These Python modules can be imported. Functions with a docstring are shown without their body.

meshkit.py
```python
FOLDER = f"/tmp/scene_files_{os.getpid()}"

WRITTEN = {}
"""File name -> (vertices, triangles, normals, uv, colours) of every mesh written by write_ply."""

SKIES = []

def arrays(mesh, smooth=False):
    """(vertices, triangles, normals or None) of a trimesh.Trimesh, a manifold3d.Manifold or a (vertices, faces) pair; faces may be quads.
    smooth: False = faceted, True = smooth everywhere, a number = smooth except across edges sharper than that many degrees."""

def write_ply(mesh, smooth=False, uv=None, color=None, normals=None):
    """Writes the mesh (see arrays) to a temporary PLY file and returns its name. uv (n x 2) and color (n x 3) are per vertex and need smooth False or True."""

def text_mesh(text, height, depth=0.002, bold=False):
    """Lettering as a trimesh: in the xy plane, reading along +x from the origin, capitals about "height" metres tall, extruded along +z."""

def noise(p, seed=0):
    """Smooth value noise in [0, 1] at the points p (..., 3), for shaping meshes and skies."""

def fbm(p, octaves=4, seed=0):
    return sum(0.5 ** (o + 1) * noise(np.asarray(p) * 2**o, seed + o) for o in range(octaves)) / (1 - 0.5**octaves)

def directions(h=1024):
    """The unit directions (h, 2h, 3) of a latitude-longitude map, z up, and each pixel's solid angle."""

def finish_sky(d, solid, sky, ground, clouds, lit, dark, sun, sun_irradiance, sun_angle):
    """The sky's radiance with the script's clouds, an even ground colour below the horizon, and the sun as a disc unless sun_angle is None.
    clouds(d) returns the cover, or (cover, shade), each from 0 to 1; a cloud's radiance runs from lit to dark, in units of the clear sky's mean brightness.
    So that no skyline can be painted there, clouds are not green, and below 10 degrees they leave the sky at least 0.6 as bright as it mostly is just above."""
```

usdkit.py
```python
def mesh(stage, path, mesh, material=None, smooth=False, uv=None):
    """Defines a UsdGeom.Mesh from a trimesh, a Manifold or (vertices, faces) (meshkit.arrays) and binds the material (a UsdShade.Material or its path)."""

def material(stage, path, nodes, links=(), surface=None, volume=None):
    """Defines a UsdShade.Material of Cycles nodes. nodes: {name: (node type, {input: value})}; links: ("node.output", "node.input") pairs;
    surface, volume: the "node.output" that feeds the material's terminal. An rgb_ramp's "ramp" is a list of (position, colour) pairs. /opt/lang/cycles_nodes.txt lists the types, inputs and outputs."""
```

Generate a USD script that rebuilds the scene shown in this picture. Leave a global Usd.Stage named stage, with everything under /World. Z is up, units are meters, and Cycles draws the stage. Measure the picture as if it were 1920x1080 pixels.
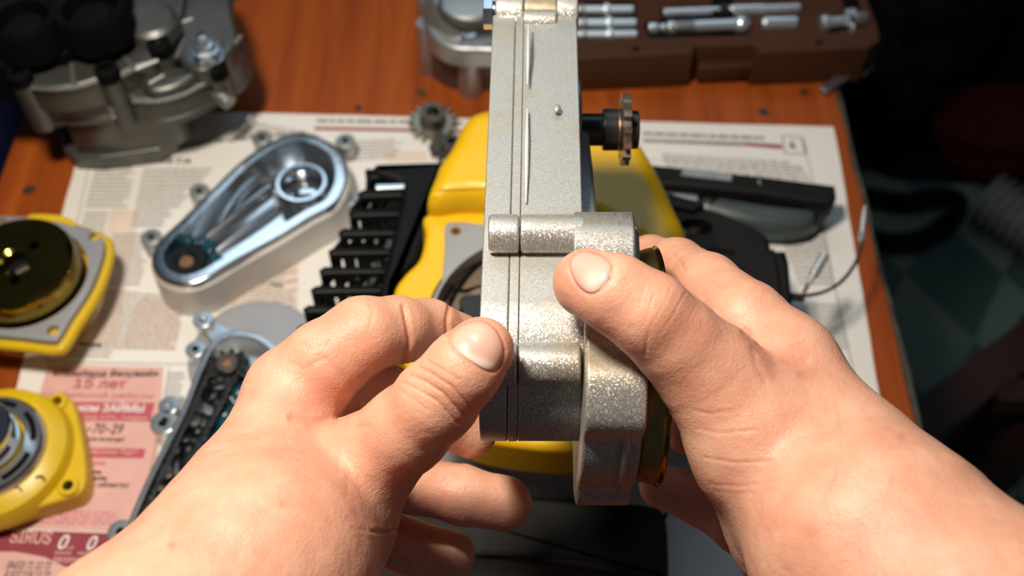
import math, random
import numpy as np, trimesh, manifold3d as mf
import mapbox_earcut as earcut
from shapely.geometry import Polygon
from shapely import affinity
import usdkit, meshkit
from pxr import Usd, UsdGeom, UsdLux, UsdShade, Sdf, Gf, Vt

stage = Usd.Stage.CreateInMemory()
UsdGeom.SetStageUpAxis(stage, 'Z'); UsdGeom.SetStageMetersPerUnit(stage, 1.0)
UsdGeom.Xform.Define(stage, '/World'); UsdGeom.Scope.Define(stage, '/World/Looks')
rnd = random.Random(7); rng = np.random.default_rng(11)

# ---------------------------------------------------------------- camera, sky, lights, exposure
ZT = 0.75                                   # table top height
CAM = np.array([0.0, 0.0, ZT + 0.56])
FPX, PITCH = 2000.0, math.radians(55.0)
RIGHT = np.array([1.0, 0, 0])
FWD = np.array([0, math.cos(PITCH), -math.sin(PITCH)])
UP = np.array([0, math.sin(PITCH), math.cos(PITCH)])
cam = UsdGeom.Camera.Define(stage, '/World/camera')
cam.CreateHorizontalApertureAttr(36.0); cam.CreateVerticalApertureAttr(20.25)
cam.CreateFocalLengthAttr(36.0 * FPX / 1920.0)
cam.CreateFStopAttr(9.0); cam.CreateFocusDistanceAttr(0.365)
cam.CreateClippingRangeAttr((0.02, 50.0))
cam.CreateExposureAttr(0.0)
m = Gf.Matrix4d(); m.SetRow(0, Gf.Vec4d(*RIGHT, 0)); m.SetRow(1, Gf.Vec4d(*UP, 0)); m.SetRow(2, Gf.Vec4d(*(-FWD), 0)); m.SetRow(3, Gf.Vec4d(*CAM, 1))
cam.AddTransformOp().Set(m)

def aim(prim, pos, target):
    pos, target = np.array(pos, float), np.array(target, float)
    z = pos - target; z /= np.linalg.norm(z)
    x = np.cross([0, 0.02, 1.0], z); x /= np.linalg.norm(x); y = np.cross(z, x)
    g = Gf.Matrix4d(); g.SetRow(0, Gf.Vec4d(*x, 0)); g.SetRow(1, Gf.Vec4d(*y, 0)); g.SetRow(2, Gf.Vec4d(*z, 0)); g.SetRow(3, Gf.Vec4d(*pos, 1))
    UsdGeom.Xformable(prim).AddTransformOp().Set(g)

dome = UsdLux.DomeLight.Define(stage, '/World/room_ambient')
dome.CreateColorAttr(Gf.Vec3f(0.62, 0.78, 1.0)); dome.CreateIntensityAttr(0.014)
key = UsdLux.DiskLight.Define(stage, '/World/desk_lamp_light')       # the desk lamp hangs over the table, left of the frame
key.CreateRadiusAttr(0.055); key.CreateIntensityAttr(190.0); key.CreateColorAttr(Gf.Vec3f(1.0, 0.905, 0.77))
aim(key.GetPrim(), (-0.17, 0.26, ZT + 0.74), (-0.06, 0.25, ZT))
win = UsdLux.RectLight.Define(stage, '/World/window_light')            # cool daylight from the wide low window beyond the bench
win.CreateWidthAttr(1.1); win.CreateHeightAttr(0.4); win.CreateIntensityAttr(1.9); win.CreateColorAttr(Gf.Vec3f(0.66, 0.85, 1.0))
aim(win.GetPrim(), (-0.02, 1.15, ZT + 1.1), (-0.02, 0.42, ZT))

# ---------------------------------------------------------------- geometry helpers
def P(px, py, d):
    "the world point seen at a picture position, d metres along the lens axis"
    return CAM + d * (FWD + (px - 960) / FPX * RIGHT + (540 - py) / FPX * UP)
def T(px, py, h=0.0, base=ZT):
    "the world point seen at a picture position on the level plane h above the table"
    r = FWD + (px - 960) / FPX * RIGHT + (540 - py) / FPX * UP
    return CAM + r * ((base + h - CAM[2]) / r[2])
def Ts(pts, h=0.0, base=ZT): return np.array([T(x, y, h, base)[:2] for x, y in pts])
def project(v):
    q = np.asarray(v) - CAM; d = q @ FWD
    return 960 + FPX * (q @ RIGHT) / d, 540 - FPX * (q @ UP) / d, d

def ring(n, r, c=(0, 0), a0=0.0):
    a = a0 + np.arange(n) / n * 2 * math.pi
    return np.stack([c[0] + r * np.cos(a), c[1] + r * np.sin(a)], 1)
def spline(pts, per=8, closed=True):
    p = np.asarray(pts, float); n = len(p); out = []
    for i in range(n if closed else n - 1):
        if closed: a, b, c, d = p[i - 1], p[i], p[(i + 1) % n], p[(i + 2) % n]
        else: a, b, c, d = p[max(i - 1, 0)], p[i], p[i + 1], p[min(i + 2, n - 1)]
        for t in np.arange(per) / per:
            out.append(0.5 * (2 * b + (c - a) * t + (2 * a - 5 * b + 4 * c - d) * t * t + (3 * b - a - 3 * c + d) * t ** 3))
    if not closed: out.append(p[-1])
    return np.array(out)
def rounded(pts, r, res=5):
    g = Polygon(pts).buffer(0); g = g.buffer(-r).buffer(2 * r, quad_segs=res).buffer(-r, quad_segs=res)
    if g.geom_type != 'Polygon': g = max(g.geoms, key=lambda q: q.area)
    return np.array(g.exterior.coords)[:-1]
def ccw(p):
    x, y = p[:, 0], p[:, 1]
    return p if (x * np.roll(y, -1) - np.roll(x, -1) * y).sum() > 0 else p[::-1]
def resample(p, n):
    q = np.vstack([p, p[:1]]); s = np.r_[0, np.cumsum(np.linalg.norm(np.diff(q, axis=0), axis=1))]
    t = np.arange(n) / n * s[-1]
    return np.stack([np.interp(t, s, q[:, k]) for k in range(2)], 1)
def inset(p, d):
    e = np.roll(p, -1, 0) - p; n = np.stack([e[:, 1], -e[:, 0]], 1); n /= np.maximum(np.linalg.norm(n, axis=1, keepdims=True), 1e-9)
    a, b = n, np.roll(n, 1, 0); v = a + b; k = np.maximum(1 + (a * b).sum(1), 0.35)[:, None]
    return p - d * v / k
def capped(rings):
    n = len(rings[0]); V = np.vstack(rings); F = []
    i = np.arange(n); j = (i + 1) % n
    for k in range(len(rings) - 1):
        a, b = k * n, (k + 1) * n
        F += [np.stack([a + i, a + j, b + j], 1), np.stack([a + i, b + j, b + i], 1)]
    def ears(k):
        p = rings[k][:, :2] * 1000 + np.random.default_rng(k).uniform(-1e-5, 1e-5, (n, 2))      # a hair of noise: no point is dropped as lying on a line
        t = earcut.triangulate_float64(np.ascontiguousarray(p, np.float64), np.array([n], np.uint32)).reshape(-1, 3).astype(int)
        u, w = p[t[:, 1]] - p[t[:, 0]], p[t[:, 2]] - p[t[:, 0]]; c = u[:, 0] * w[:, 1] - u[:, 1] * w[:, 0]
        return np.where((c < 0)[:, None], t[:, ::-1], t)
    for k, flip in ((0, True), (len(rings) - 1, False)):
        t = ears(k)
        if len(t) < n - 2: t = max((ears(q) for q in range(len(rings))), key=len)                # a rim that crosses itself borrows a sound ring's triangles
        if len(t) != n - 2: print('cap', n, len(t))
        F.append((t[:, ::-1] if flip else t) + k * n)
    return trimesh.Trimesh(V, np.vstack(F), process=False)
def buf(p, d):
    g = Polygon(p).buffer(0).buffer(-d); g = max(g.geoms, key=lambda q: q.area) if g.geom_type != 'Polygon' else g
    return np.array(g.exterior.coords)[:-1]
def slab(p, z0, z1, bev=0.001, n=3, draft=0.0):
    "an outline raised from z0 to z1 with a rounded upper edge"
    p = ccw(np.asarray(p, float)); at = lambda q, z: np.column_stack([q, np.full(len(q), z)])
    rs = [at(inset(p, -draft), z0), at(p, z1 - bev)]
    for k in range(1, n + 1):
        a = k / n * math.pi / 2; rs.append(at(inset(p, bev * (1 - math.cos(a))), z1 - bev + bev * math.sin(a)))
    return capped(rs)
def loft(sections, n=96):
    rs = []
    for p, z in sections:
        q = resample(ccw(np.asarray(p, float)), n)
        if rs:
            k = np.argmin([((np.roll(q, -s, 0) - rs[-1][:, :2]) ** 2).sum() for s in range(n)]); q = np.roll(q, -k, 0)
        rs.append(np.column_stack([q, np.full(n, z)]))
    return capped(rs)
def frame(d):
    d = np.asarray(d, float); d = d / np.linalg.norm(d)
    x = np.cross(d, [0, 0, 1.0] if abs(d[2]) < 0.9 else [1.0, 0, 0]); x /= np.linalg.norm(x)
    return x, np.cross(d, x), d
def lathe(prof, o=(0, 0, 0), d=(0, 0, 1), n=40):
    "revolves (radius, height) pairs about the axis d through o; the profile runs round the outside from axis to axis"
    x, y, z = frame(d); o = np.asarray(o, float); a = np.arange(n) / n * 2 * math.pi
    V, idx, loop = [], [], len(prof) > 2 and tuple(prof[0]) == tuple(prof[-1])
    for r, h in (prof[:-1] if loop else prof):
        if r < 1e-9: idx.append([len(V)] * n); V.append(o + h * z)
        else:
            idx.append(list(range(len(V), len(V) + n))); V += [o + h * z + r * (math.cos(t) * x + math.sin(t) * y) for t in a]
    F = []
    if loop: idx.append(idx[0])
    for A, B in zip(idx[:-1], idx[1:]):
        for i in range(n):
            j = (i + 1) % n
            if A[i] != A[j]: F.append((A[i], A[j], B[j]))
            if B[i] != B[j]: F.append((A[i], B[j], B[i]))
    t = trimesh.Trimesh(np.array(V), np.array(F), process=False)
    if t.volume < 0: t.invert()
    return t
def rod(a, b, r, r2=None, bev=None, n=28):
    a, b = np.asarray(a, float), np.asarray(b, float); L = np.linalg.norm(b - a); r2 = r if r2 is None else r2
    e = min(r, r2) * 0.15 if bev is None else bev; e = min(e, L * 0.4)
    pr = [(0, 0), (r - e, 0), (r - e * 0.3, e * 0.3), (r, e), (r2, L - e), (r2 - e * 0.3, L - e * 0.3), (r2 - e, L), (0, L)]
    return lathe(pr, a, b - a, n)
def tube(pts, r, n=10, per=6):
    p = spline(pts, per, closed=False); r = np.broadcast_to(r, len(p)) if np.ndim(r) == 0 else np.interp(np.linspace(0, 1, len(p)), np.linspace(0, 1, len(r)), r)
    t = np.gradient(p, axis=0); t /= np.linalg.norm(t, axis=1, keepdims=True)
    x = np.cross(t[0], [0.3, 0.1, 1]); x /= np.linalg.norm(x); V = []
    a = np.arange(n) / n * 2 * math.pi
    for i in range(len(p)):
        x = x - t[i] * (x @ t[i]); x /= np.linalg.norm(x); y = np.cross(t[i], x)
        V.append(p[i] + r[i] * (np.cos(a)[:, None] * x + np.sin(a)[:, None] * y))
    V = np.vstack(V + [p[:1], p[-1:]]); F = []; m_ = len(p)
    for k in range(m_ - 1):
        for i in range(n):
            j = (i + 1) % n; A, B, C_, D = k * n + i, k * n + j, (k + 1) * n + j, (k + 1) * n + i
            F += [(A, B, C_), (A, C_, D)]
    for i in range(n):
        j = (i + 1) % n; F += [(m_ * n, j, i), (m_ * n + 1, (m_ - 1) * n + i, (m_ - 1) * n + j)]
    t_ = trimesh.Trimesh(V, np.array(F), process=False)
    if t_.volume < 0: t_.invert()
    return t_
def bx(c, size, rot=None, bev=0.0008):
    sx, sy, sz = size
    p = rounded([(-sx/2, -sy/2), (sx/2, -sy/2), (sx/2, sy/2), (-sx/2, sy/2)], min(sx, sy) * 0.12, 3)
    t = slab(p, -sz/2, sz/2, min(bev, sz * 0.4, min(sx, sy) * 0.1), 2)
    if rot is not None: t.apply_transform(rot)
    t.apply_translation(c); return t
def rz(a): return trimesh.transformations.rotation_matrix(a, [0, 0, 1])
def join(*ms):
    ms = [x for y in ms for x in (y if isinstance(y, (list, tuple)) else [y])]
    return trimesh.util.concatenate(ms)
def man(t):
    t = trimesh.Trimesh(t.vertices, t.faces, process=False)
    M = mf.Manifold(mf.Mesh(np.asarray(t.vertices, np.float32), np.asarray(t.faces, np.uint32)))
    if M.is_empty(): print('EMPTY manifold', M.status(), len(t.faces), t.is_watertight)
    return M
def tri(M):
    q = M.to_mesh(); return trimesh.Trimesh(q.vert_properties[:, :3], q.tri_verts, process=False)
def cut(t, *tools):
    M = man(t)
    for x in tools: M = M - man(x)
    return tri(M)
def fuse(*ts):
    M = man(ts[0])
    for x in ts[1:]: M = M + man(x)
    return tri(M)
def hole(x, y, r, z0, z1, n=20): return lathe([(0, 0), (r, 0), (r, z1 - z0), (0, z1 - z0)], (x, y, z0), (0, 0, 1), n)
def gear_poly(n, r0, r1, k=0.5):
    p = []
    for i in range(n):
        a = 2 * math.pi * i / n; s = 2 * math.pi / n
        for f, r in ((-0.5 * s * 0.95, r0), (-0.30 * s, r0), (-0.16 * s, r1), (0.16 * s, r1), (0.30 * s, r0)): p.append((r * math.cos(a + f), r * math.sin(a + f)))
    return np.array(p)
def to_axis(t, o, ax, up):
    "local xyz -> world: local z along ax, local x along up"
    z = np.asarray(ax, float) / np.linalg.norm(ax); x = np.asarray(up, float); x = x - z * (x @ z); x /= np.linalg.norm(x); y = np.cross(z, x)
    t = t.copy(); t.vertices = np.asarray(o) + t.vertices @ np.array([x, y, z]); return t

# ---------------------------------------------------------------- scene helpers
taken = {}
def numbered(parent, name):
    k = (parent, name); i = taken.get(k, 0); taken[k] = i + 1
    return f'{parent}/{name}' if i == 0 else f'{parent}/{name}_{i:03d}'
BASE = {}
def tag(prim, label=None, cat=None, group=None, kind=None):
    for k, v in (('label', label), ('category', cat), ('group', group), ('kind', kind)):
        if v: prim.SetCustomDataByKey(k, v)
def thing(name, label, cat, loc, group=None):
    path = numbered('/World', name); x = UsdGeom.Xform.Define(stage, path); x.AddTranslateOp().Set(Gf.Vec3d(*map(float, loc)))
    BASE[path] = np.asarray(loc, float); tag(x.GetPrim(), label, cat, group); return x.GetPrim()
def part(name, mesh, mat, parent, smooth=32, label=None, kind=None):
    top = str(parent.GetPath()); path = numbered(top, name); b = BASE['/'.join(top.split('/')[:3])]
    t = trimesh.Trimesh(np.asarray(mesh.vertices) - b, mesh.faces, process=False)
    g = usdkit.mesh(stage, path, t, M[mat], smooth=smooth).GetPrim(); tag(g, label, kind=kind); return g
def struct(name, mesh, mat, label, smooth=False):
    g = usdkit.mesh(stage, numbered('/World', name), mesh, M[mat], smooth=smooth).GetPrim(); tag(g, label, kind='structure'); return g
def dup(src, loc, label, group=None):
    was = src.GetCustomData(); r = thing(src.GetName().rstrip('0123456789').rstrip('_'), label, was['category'], loc, group or was.get('group'))
    r.GetReferences().AddInternalReference(src.GetPath()); r.SetInstanceable(True)
    return r
# ---------------------------------------------------------------- materials
M = {}
def mat(name, nodes, links, surface='p.BSDF'): M[name] = usdkit.material(stage, '/World/Looks/' + name, nodes, links, surface)
def simple(name, col, rough=0.5, metal=0.0, var=0.12, scale=60.0, bump=0.0, bscale=400.0, coat=0.0, spec=0.5, rvar=0.0):
    "one colour with a slight mottling and a fine surface grain"
    c = np.array(col, float)
    n = {'g': ('texture_coordinate', {}), 'n': ('noise_texture', {'scale': scale, 'detail': 4.0}), 'r': ('rgb_ramp', {'ramp': [(0.25, tuple(c * (1 - var))), (0.75, tuple(np.minimum(c * (1 + var), 1)))]}),
         'p': ('principled_bsdf', {'roughness': rough, 'metallic': metal, 'coat_weight': coat, 'specular_ior_level': spec})}
    l = [('g.object', 'n.vector'), ('n.fac', 'r.fac'), ('r.color', 'p.base_color')]
    if rvar:
        n['mr'] = ('map_range', {'from_min': 0.3, 'from_max': 0.7, 'to_min': rough - rvar, 'to_max': rough + rvar}); l += [('n.fac', 'mr.value'), ('mr.result', 'p.roughness')]
    if bump:
        n['bn'] = ('noise_texture', {'scale': bscale, 'detail': 3.0}); n['b'] = ('bump', {'strength': bump, 'distance': 0.0006})
        l += [('g.object', 'bn.vector'), ('bn.fac', 'b.height'), ('b.normal', 'p.normal')]
    mat(name, n, l)
# silver metallic paint with coarse glitter: every flake has a tilt of its own; faint tan stains
mat('sparkle_paint', {'g': ('texture_coordinate', {}), 'v': ('voronoi_texture', {'scale': 2600.0}), 'sub': ('vector_math', {'math_type': 'subtract', 'vector2': (0.5, 0.5, 0.5)}),
    'wn': ('rgb_to_bw', {}), 'fl': ('map_range', {'from_min': 0.52, 'from_max': 0.78, 'to_min': 0.10, 'to_max': 0.52, 'clamp': True}),
    'sc': ('vector_math', {'math_type': 'scale'}), 'geo': ('geometry', {}), 'add': ('vector_math', {'math_type': 'add'}), 'nrm': ('vector_math', {'math_type': 'normalize'}),
    'st': ('noise_texture', {'scale': 42.0, 'detail': 3.0}), 'sr': ('rgb_ramp', {'ramp': [(0.0, (0.43, 0.42, 0.39)), (0.54, (0.43, 0.42, 0.39)), (0.70, (0.44, 0.385, 0.295)), (1.0, (0.40, 0.325, 0.225))]}),
    'mv': ('map_range', {'from_min': 0.45, 'from_max': 0.75, 'to_min': 0.90, 'to_max': 1.35, 'clamp': True}), 'mul': ('vector_math', {'math_type': 'scale'}),
    'p': ('principled_bsdf', {'metallic': 0.62, 'roughness': 0.44})},
    [('g.object', 'v.vector'), ('v.color', 'sub.vector1'), ('v.color', 'wn.color'), ('wn.val', 'fl.value'), ('sub.vector', 'sc.vector1'), ('fl.result', 'sc.scale'), ('geo.normal', 'add.vector1'), ('sc.vector', 'add.vector2'), ('add.vector', 'nrm.vector1'), ('nrm.vector', 'p.normal'),
     ('g.object', 'st.vector'), ('st.fac', 'sr.fac'), ('wn.val', 'mv.value'), ('sr.color', 'mul.vector1'), ('mv.result', 'mul.scale'), ('mul.vector', 'p.base_color')])
simple('cast_alu', (0.42, 0.42, 0.41), 0.42, 0.85, 0.14, 45, 0.25, 900)
simple('old_alu', (0.15, 0.15, 0.138), 0.42, 0.8, 0.22, 30, 0.3, 600)
simple('pale_cast', (0.62, 0.59, 0.55), 0.55, 0.35, 0.08, 45, 0.2, 900)
simple('matte_alu', (0.36, 0.36, 0.38), 0.5, 0.5, 0.08, 45, 0.1, 900)
simple('polished_alu', (0.74, 0.76, 0.78), 0.16, 1.0, 0.05, 80, 0.10, 120)
simple('machined_alu', (0.62, 0.64, 0.66), 0.28, 1.0, 0.06, 80, 0.08, 500)
simple('chrome', (0.78, 0.82, 0.86), 0.12, 1.0, 0.03)
simple('tool_chrome', (0.86, 0.93, 1.0), 0.30, 0.85, 0.03)
simple('pale_metal', (0.74, 0.74, 0.72), 0.36, 0.7, 0.08, 300)
simple('zinc', (0.66, 0.70, 0.74), 0.25, 1.0, 0.05)
simple('dark_steel', (0.12, 0.10, 0.085), 0.38, 0.85, 0.3, 200, 0.2, 500)
simple('tooth_steel', (0.30, 0.26, 0.21), 0.34, 0.9, 0.25, 250)
simple('black_oxide', (0.022, 0.021, 0.020), 0.36, 0.3, 0.2)
simple('copper_tint', (0.42, 0.20, 0.10), 0.35, 0.9, 0.2, 300)
simple('gold_zinc', (0.30, 0.21, 0.04), 0.13, 1.0, 0.25, 28, 0.02, 300)
simple('bronze_drum', (0.40, 0.27, 0.10), 0.34, 1.0, 0.3, 40, 0.1, 300)
simple('yellow_plastic', (0.80, 0.47, 0.006), 0.36, 0.0, 0.03, 20, 0.06, 700)
simple('yellow_paint', (0.66, 0.43, 0.008), 0.36, 0.0, 0.10, 26, 0.08, 300)
simple('black_plastic', (0.005, 0.005, 0.005), 0.45, 0.0, 0.2, 50, 0.15, 900, spec=0.16)
simple('black_textured', (0.009, 0.0085, 0.008), 0.55, 0.0, 0.2, 50, 0.35, 1500, spec=0.2)
simple('black_rubber', (0.003, 0.003, 0.003), 0.7, 0.0, 0.2, spec=0.09)
simple('hole_black', (0.006, 0.006, 0.006), 0.8, 0.0, 0.1, spec=0.1)
simple('grey_green_plastic', (0.050, 0.066, 0.066), 0.38, 0.0, 0.15, 30, spec=0.5)
simple('grey_label', (0.22, 0.25, 0.26), 0.4, 0.0, 0.2, 90)
simple('brown_disc', (0.20, 0.145, 0.105), 0.5, 0.25, 0.14, 40, 0.1, 400)
simple('grey_metal', (0.36, 0.35, 0.34), 0.45, 0.5, 0.10, 40)
simple('teal_grease', (0.004, 0.055, 0.085), 0.18, 0.0, 0.5, 160, 0.5, 500)
simple('black_grease', (0.005, 0.006, 0.007), 0.24, 0.0, 0.5, 200, 0.6, 900, spec=0.35)
simple('brown_case', (0.056, 0.018, 0.005), 0.6, 0.0, 0.10, 30, 0.2, 900, spec=0.3)
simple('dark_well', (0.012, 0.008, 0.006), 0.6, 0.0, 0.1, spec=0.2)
simple('knurl', (0.34, 0.33, 0.33), 0.4, 0.9, 0.2, 900)
simple('navy_cloth', (0.004, 0.005, 0.022), 0.9, 0.0, 0.3, 200, 0.5, 900, spec=0.1)
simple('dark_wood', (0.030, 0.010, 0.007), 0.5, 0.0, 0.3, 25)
simple('black_cloth', (0.006, 0.006, 0.006), 0.9, 0.0, 0.3, 90, 0.4, 600, spec=0.1)
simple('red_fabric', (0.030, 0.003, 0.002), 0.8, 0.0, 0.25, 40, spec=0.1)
simple('rust_spacer', (0.40, 0.33, 0.22), 0.5, 0.6, 0.25, 200)
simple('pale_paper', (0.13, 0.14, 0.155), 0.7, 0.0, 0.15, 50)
simple('edge_dark', (0.055, 0.045, 0.032), 0.6, 0.0, 0.5, 70, 0.5, 200)
simple('paper', (0.80, 0.765, 0.72), 0.75, 0.0, 0.035, 9, spec=0.2)
simple('ink_grey', (0.27, 0.25, 0.235), 0.8, 0.0, 0.30, 260, spec=0.1)
simple('ink_pale', (0.40, 0.375, 0.35), 0.8, 0.0, 0.20, 220, spec=0.1)
simple('ink_black', (0.060, 0.050, 0.048), 0.8, 0.0, 0.2, 200, spec=0.1)
simple('ink_pink', (0.72, 0.42, 0.37), 0.8, 0.0, 0.06, 60, spec=0.1)
simple('ink_blush', (0.76, 0.61, 0.53), 0.8, 0.0, 0.06, 60, spec=0.1)
simple('ink_crimson', (0.50, 0.105, 0.135), 0.8, 0.0, 0.10, 100, spec=0.1)
simple('ink_maroon', (0.30, 0.060, 0.070), 0.8, 0.0, 0.10, 100, spec=0.1)
simple('ink_rose', (0.62, 0.22, 0.26), 0.8, 0.0, 0.10, 100, spec=0.1)
simple('wire_black', (0.02, 0.02, 0.021), 0.45, 0.0, 0.1)
simple('hair', (0.10, 0.05, 0.03), 0.5, 0.0, 0.1)
# worn orange-brown veneer: grain along the table's depth, dark spots
mat('table_wood', {'g': ('geometry', {}), 'mp': ('mapping', {'scale': (60.0, 4.0, 4.0)}), 'n': ('noise_texture', {'scale': 1.0, 'detail': 6.0, 'roughness': 0.6, 'distortion': 0.4}),
    'r': ('rgb_ramp', {'ramp': [(0.25, (0.20, 0.037, 0.005)), (0.5, (0.31, 0.062, 0.008)), (0.75, (0.41, 0.094, 0.013))]}),
    'v': ('voronoi_texture', {'scale': 26.0}), 'n2': ('noise_texture', {'scale': 150.0}), 'ad': ('math', {'math_type': 'multiply_add', 'value2': 0.22}), 'sp': ('map_range', {'from_min': 0.19, 'from_max': 0.23, 'to_min': 1.0, 'to_max': 0.0, 'clamp': True}),
    'mx': ('mix_color', {'b': (0.05, 0.035, 0.022)}), 'p': ('principled_bsdf', {'roughness': 0.45, 'specular_ior_level': 0.22})},
    [('g.position', 'mp.vector'), ('mp.vector', 'n.vector'), ('n.fac', 'r.fac'), ('g.position', 'v.vector'), ('g.position', 'n2.vector'), ('n2.fac', 'ad.value1'), ('v.distance', 'ad.value3'), ('ad.value', 'sp.value'),
     ('sp.result', 'mx.fac'), ('r.color', 'mx.a'), ('mx.result', 'p.base_color')])
# linoleum with a printed chain of diamonds
mat('lino', {'g': ('geometry', {}), 'mp': ('mapping', {'scale': (9.5, 6.0, 1.0), 'rotation': (0, 0, 0.785398)}), 'c': ('checker_texture', {'scale': 1.0, 'color1': (0.13, 0.17, 0.155), 'color2': (0.045, 0.078, 0.082)}),
    'n': ('noise_texture', {'scale': 3.0, 'detail': 4.0}), 'r': ('rgb_ramp', {'ramp': [(0.35, (0.85, 1.0, 1.05)), (0.65, (1.15, 1.0, 0.62))]}), 'mx': ('mix_color', {'blend_type': 'multiply', 'fac': 1.0}),
    'p': ('principled_bsdf', {'roughness': 0.5})},
    [('g.position', 'mp.vector'), ('mp.vector', 'c.vector'), ('g.position', 'n.vector'), ('n.fac', 'r.fac'), ('c.color', 'mx.a'), ('r.color', 'mx.b'), ('mx.result', 'p.base_color')])
# skin: mottled, redder where the 'flush' value of the mesh is high
mat('skin', {'g': ('geometry', {}), 'n': ('noise_texture', {'scale': 95.0, 'detail': 5.0, 'roughness': 0.6}), 'r': ('rgb_ramp', {'ramp': [(0.3, (0.64, 0.315, 0.205)), (0.5, (0.69, 0.365, 0.248)), (0.7, (0.73, 0.42, 0.295))]}),
    'a': ('attribute', {'attribute': 'flush'}), 'mx': ('mix_color', {'b': (0.56, 0.20, 0.125)}), 'v': ('voronoi_texture', {'scale': 1500.0}), 'n3': ('noise_texture', {'scale': 620.0, 'detail': 3.0}),
    'ad': ('math', {'math_type': 'multiply_add', 'value2': 0.55}), 'b': ('bump', {'strength': 0.38, 'distance': 0.0005}),
    'p': ('principled_bsdf', {'roughness': 0.47, 'specular_ior_level': 0.42, 'subsurface_weight': 0.22, 'subsurface_scale': 0.0022, 'subsurface_radius': (1.0, 0.36, 0.2)})},
    [('g.position', 'n.vector'), ('n.fac', 'r.fac'), ('a.fac', 'mx.fac'), ('r.color', 'mx.a'), ('mx.result', 'p.base_color'), ('g.position', 'v.vector'), ('g.position', 'n3.vector'), ('v.distance', 'ad.value1'), ('n3.fac', 'ad.value3'), ('ad.value', 'b.height'), ('b.normal', 'p.normal')])
mat('nail', {'a': ('attribute', {'attribute': 'pale'}), 'mx': ('mix_color', {'a': (0.66, 0.37, 0.295), 'b': (0.88, 0.70, 0.61)}), 'g': ('geometry', {}), 'n': ('noise_texture', {'scale': 300.0}), 'b': ('bump', {'strength': 0.05, 'distance': 0.0004}), 'p': ('principled_bsdf', {'roughness': 0.33, 'coat_weight': 0.1})},
    [('a.fac', 'mx.fac'), ('mx.result', 'p.base_color'), ('g.position', 'n.vector'), ('n.fac', 'b.height'), ('b.normal', 'p.normal')])
# ---------------------------------------------------------------- the setting: floor and far walls of the workshop corner
struct('floor', bx((0.6, 0.9, -0.02), (5.0, 4.0, 0.04)), 'lino', 'greenish linoleum floor with a printed diamond pattern')
simple('wall_dark', (0.05, 0.05, 0.05), 0.9, 0, 0.1)
struct('wall_far', bx((0.6, 2.93, 1.2), (5.0, 0.06, 2.4)), 'wall_dark', 'dark wall at the far end of the workshop')

# ---------------------------------------------------------------- table
XL, XR, YN, YF = -0.354, 0.2385, 0.02, 1.02
tb = thing('table', 'worn orange-brown wooden table with a dark chipped right edge', 'table', (-0.06, 0.5, 0))
e = [(XL, YN), (XR, YN)] + [(XR + 0.0022 * (meshkit.noise(np.array([y * 34, 3, 1])) - 0.5), y) for y in np.linspace(YN + 0.02, YF - 0.02, 70)] + [(XR, YF), (XL, YF)]
part('tabletop', slab(np.array(e), ZT - 0.022, ZT, 0.0016, 3), 'table_wood', tb)
ed = [(XR - 0.004, y) for y in np.linspace(YN, YF, 70)] + [(XR + 0.0035 + 0.003 * (meshkit.fbm(np.array([y * 60, 1, 5])) - 0.5), y) for y in np.linspace(YF, YN, 90)]
part('edge_strip', slab(np.array(ed), ZT - 0.026, ZT - 0.0012, 0.0008, 2), 'edge_dark', tb, label='dark chipped edge strip')
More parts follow.
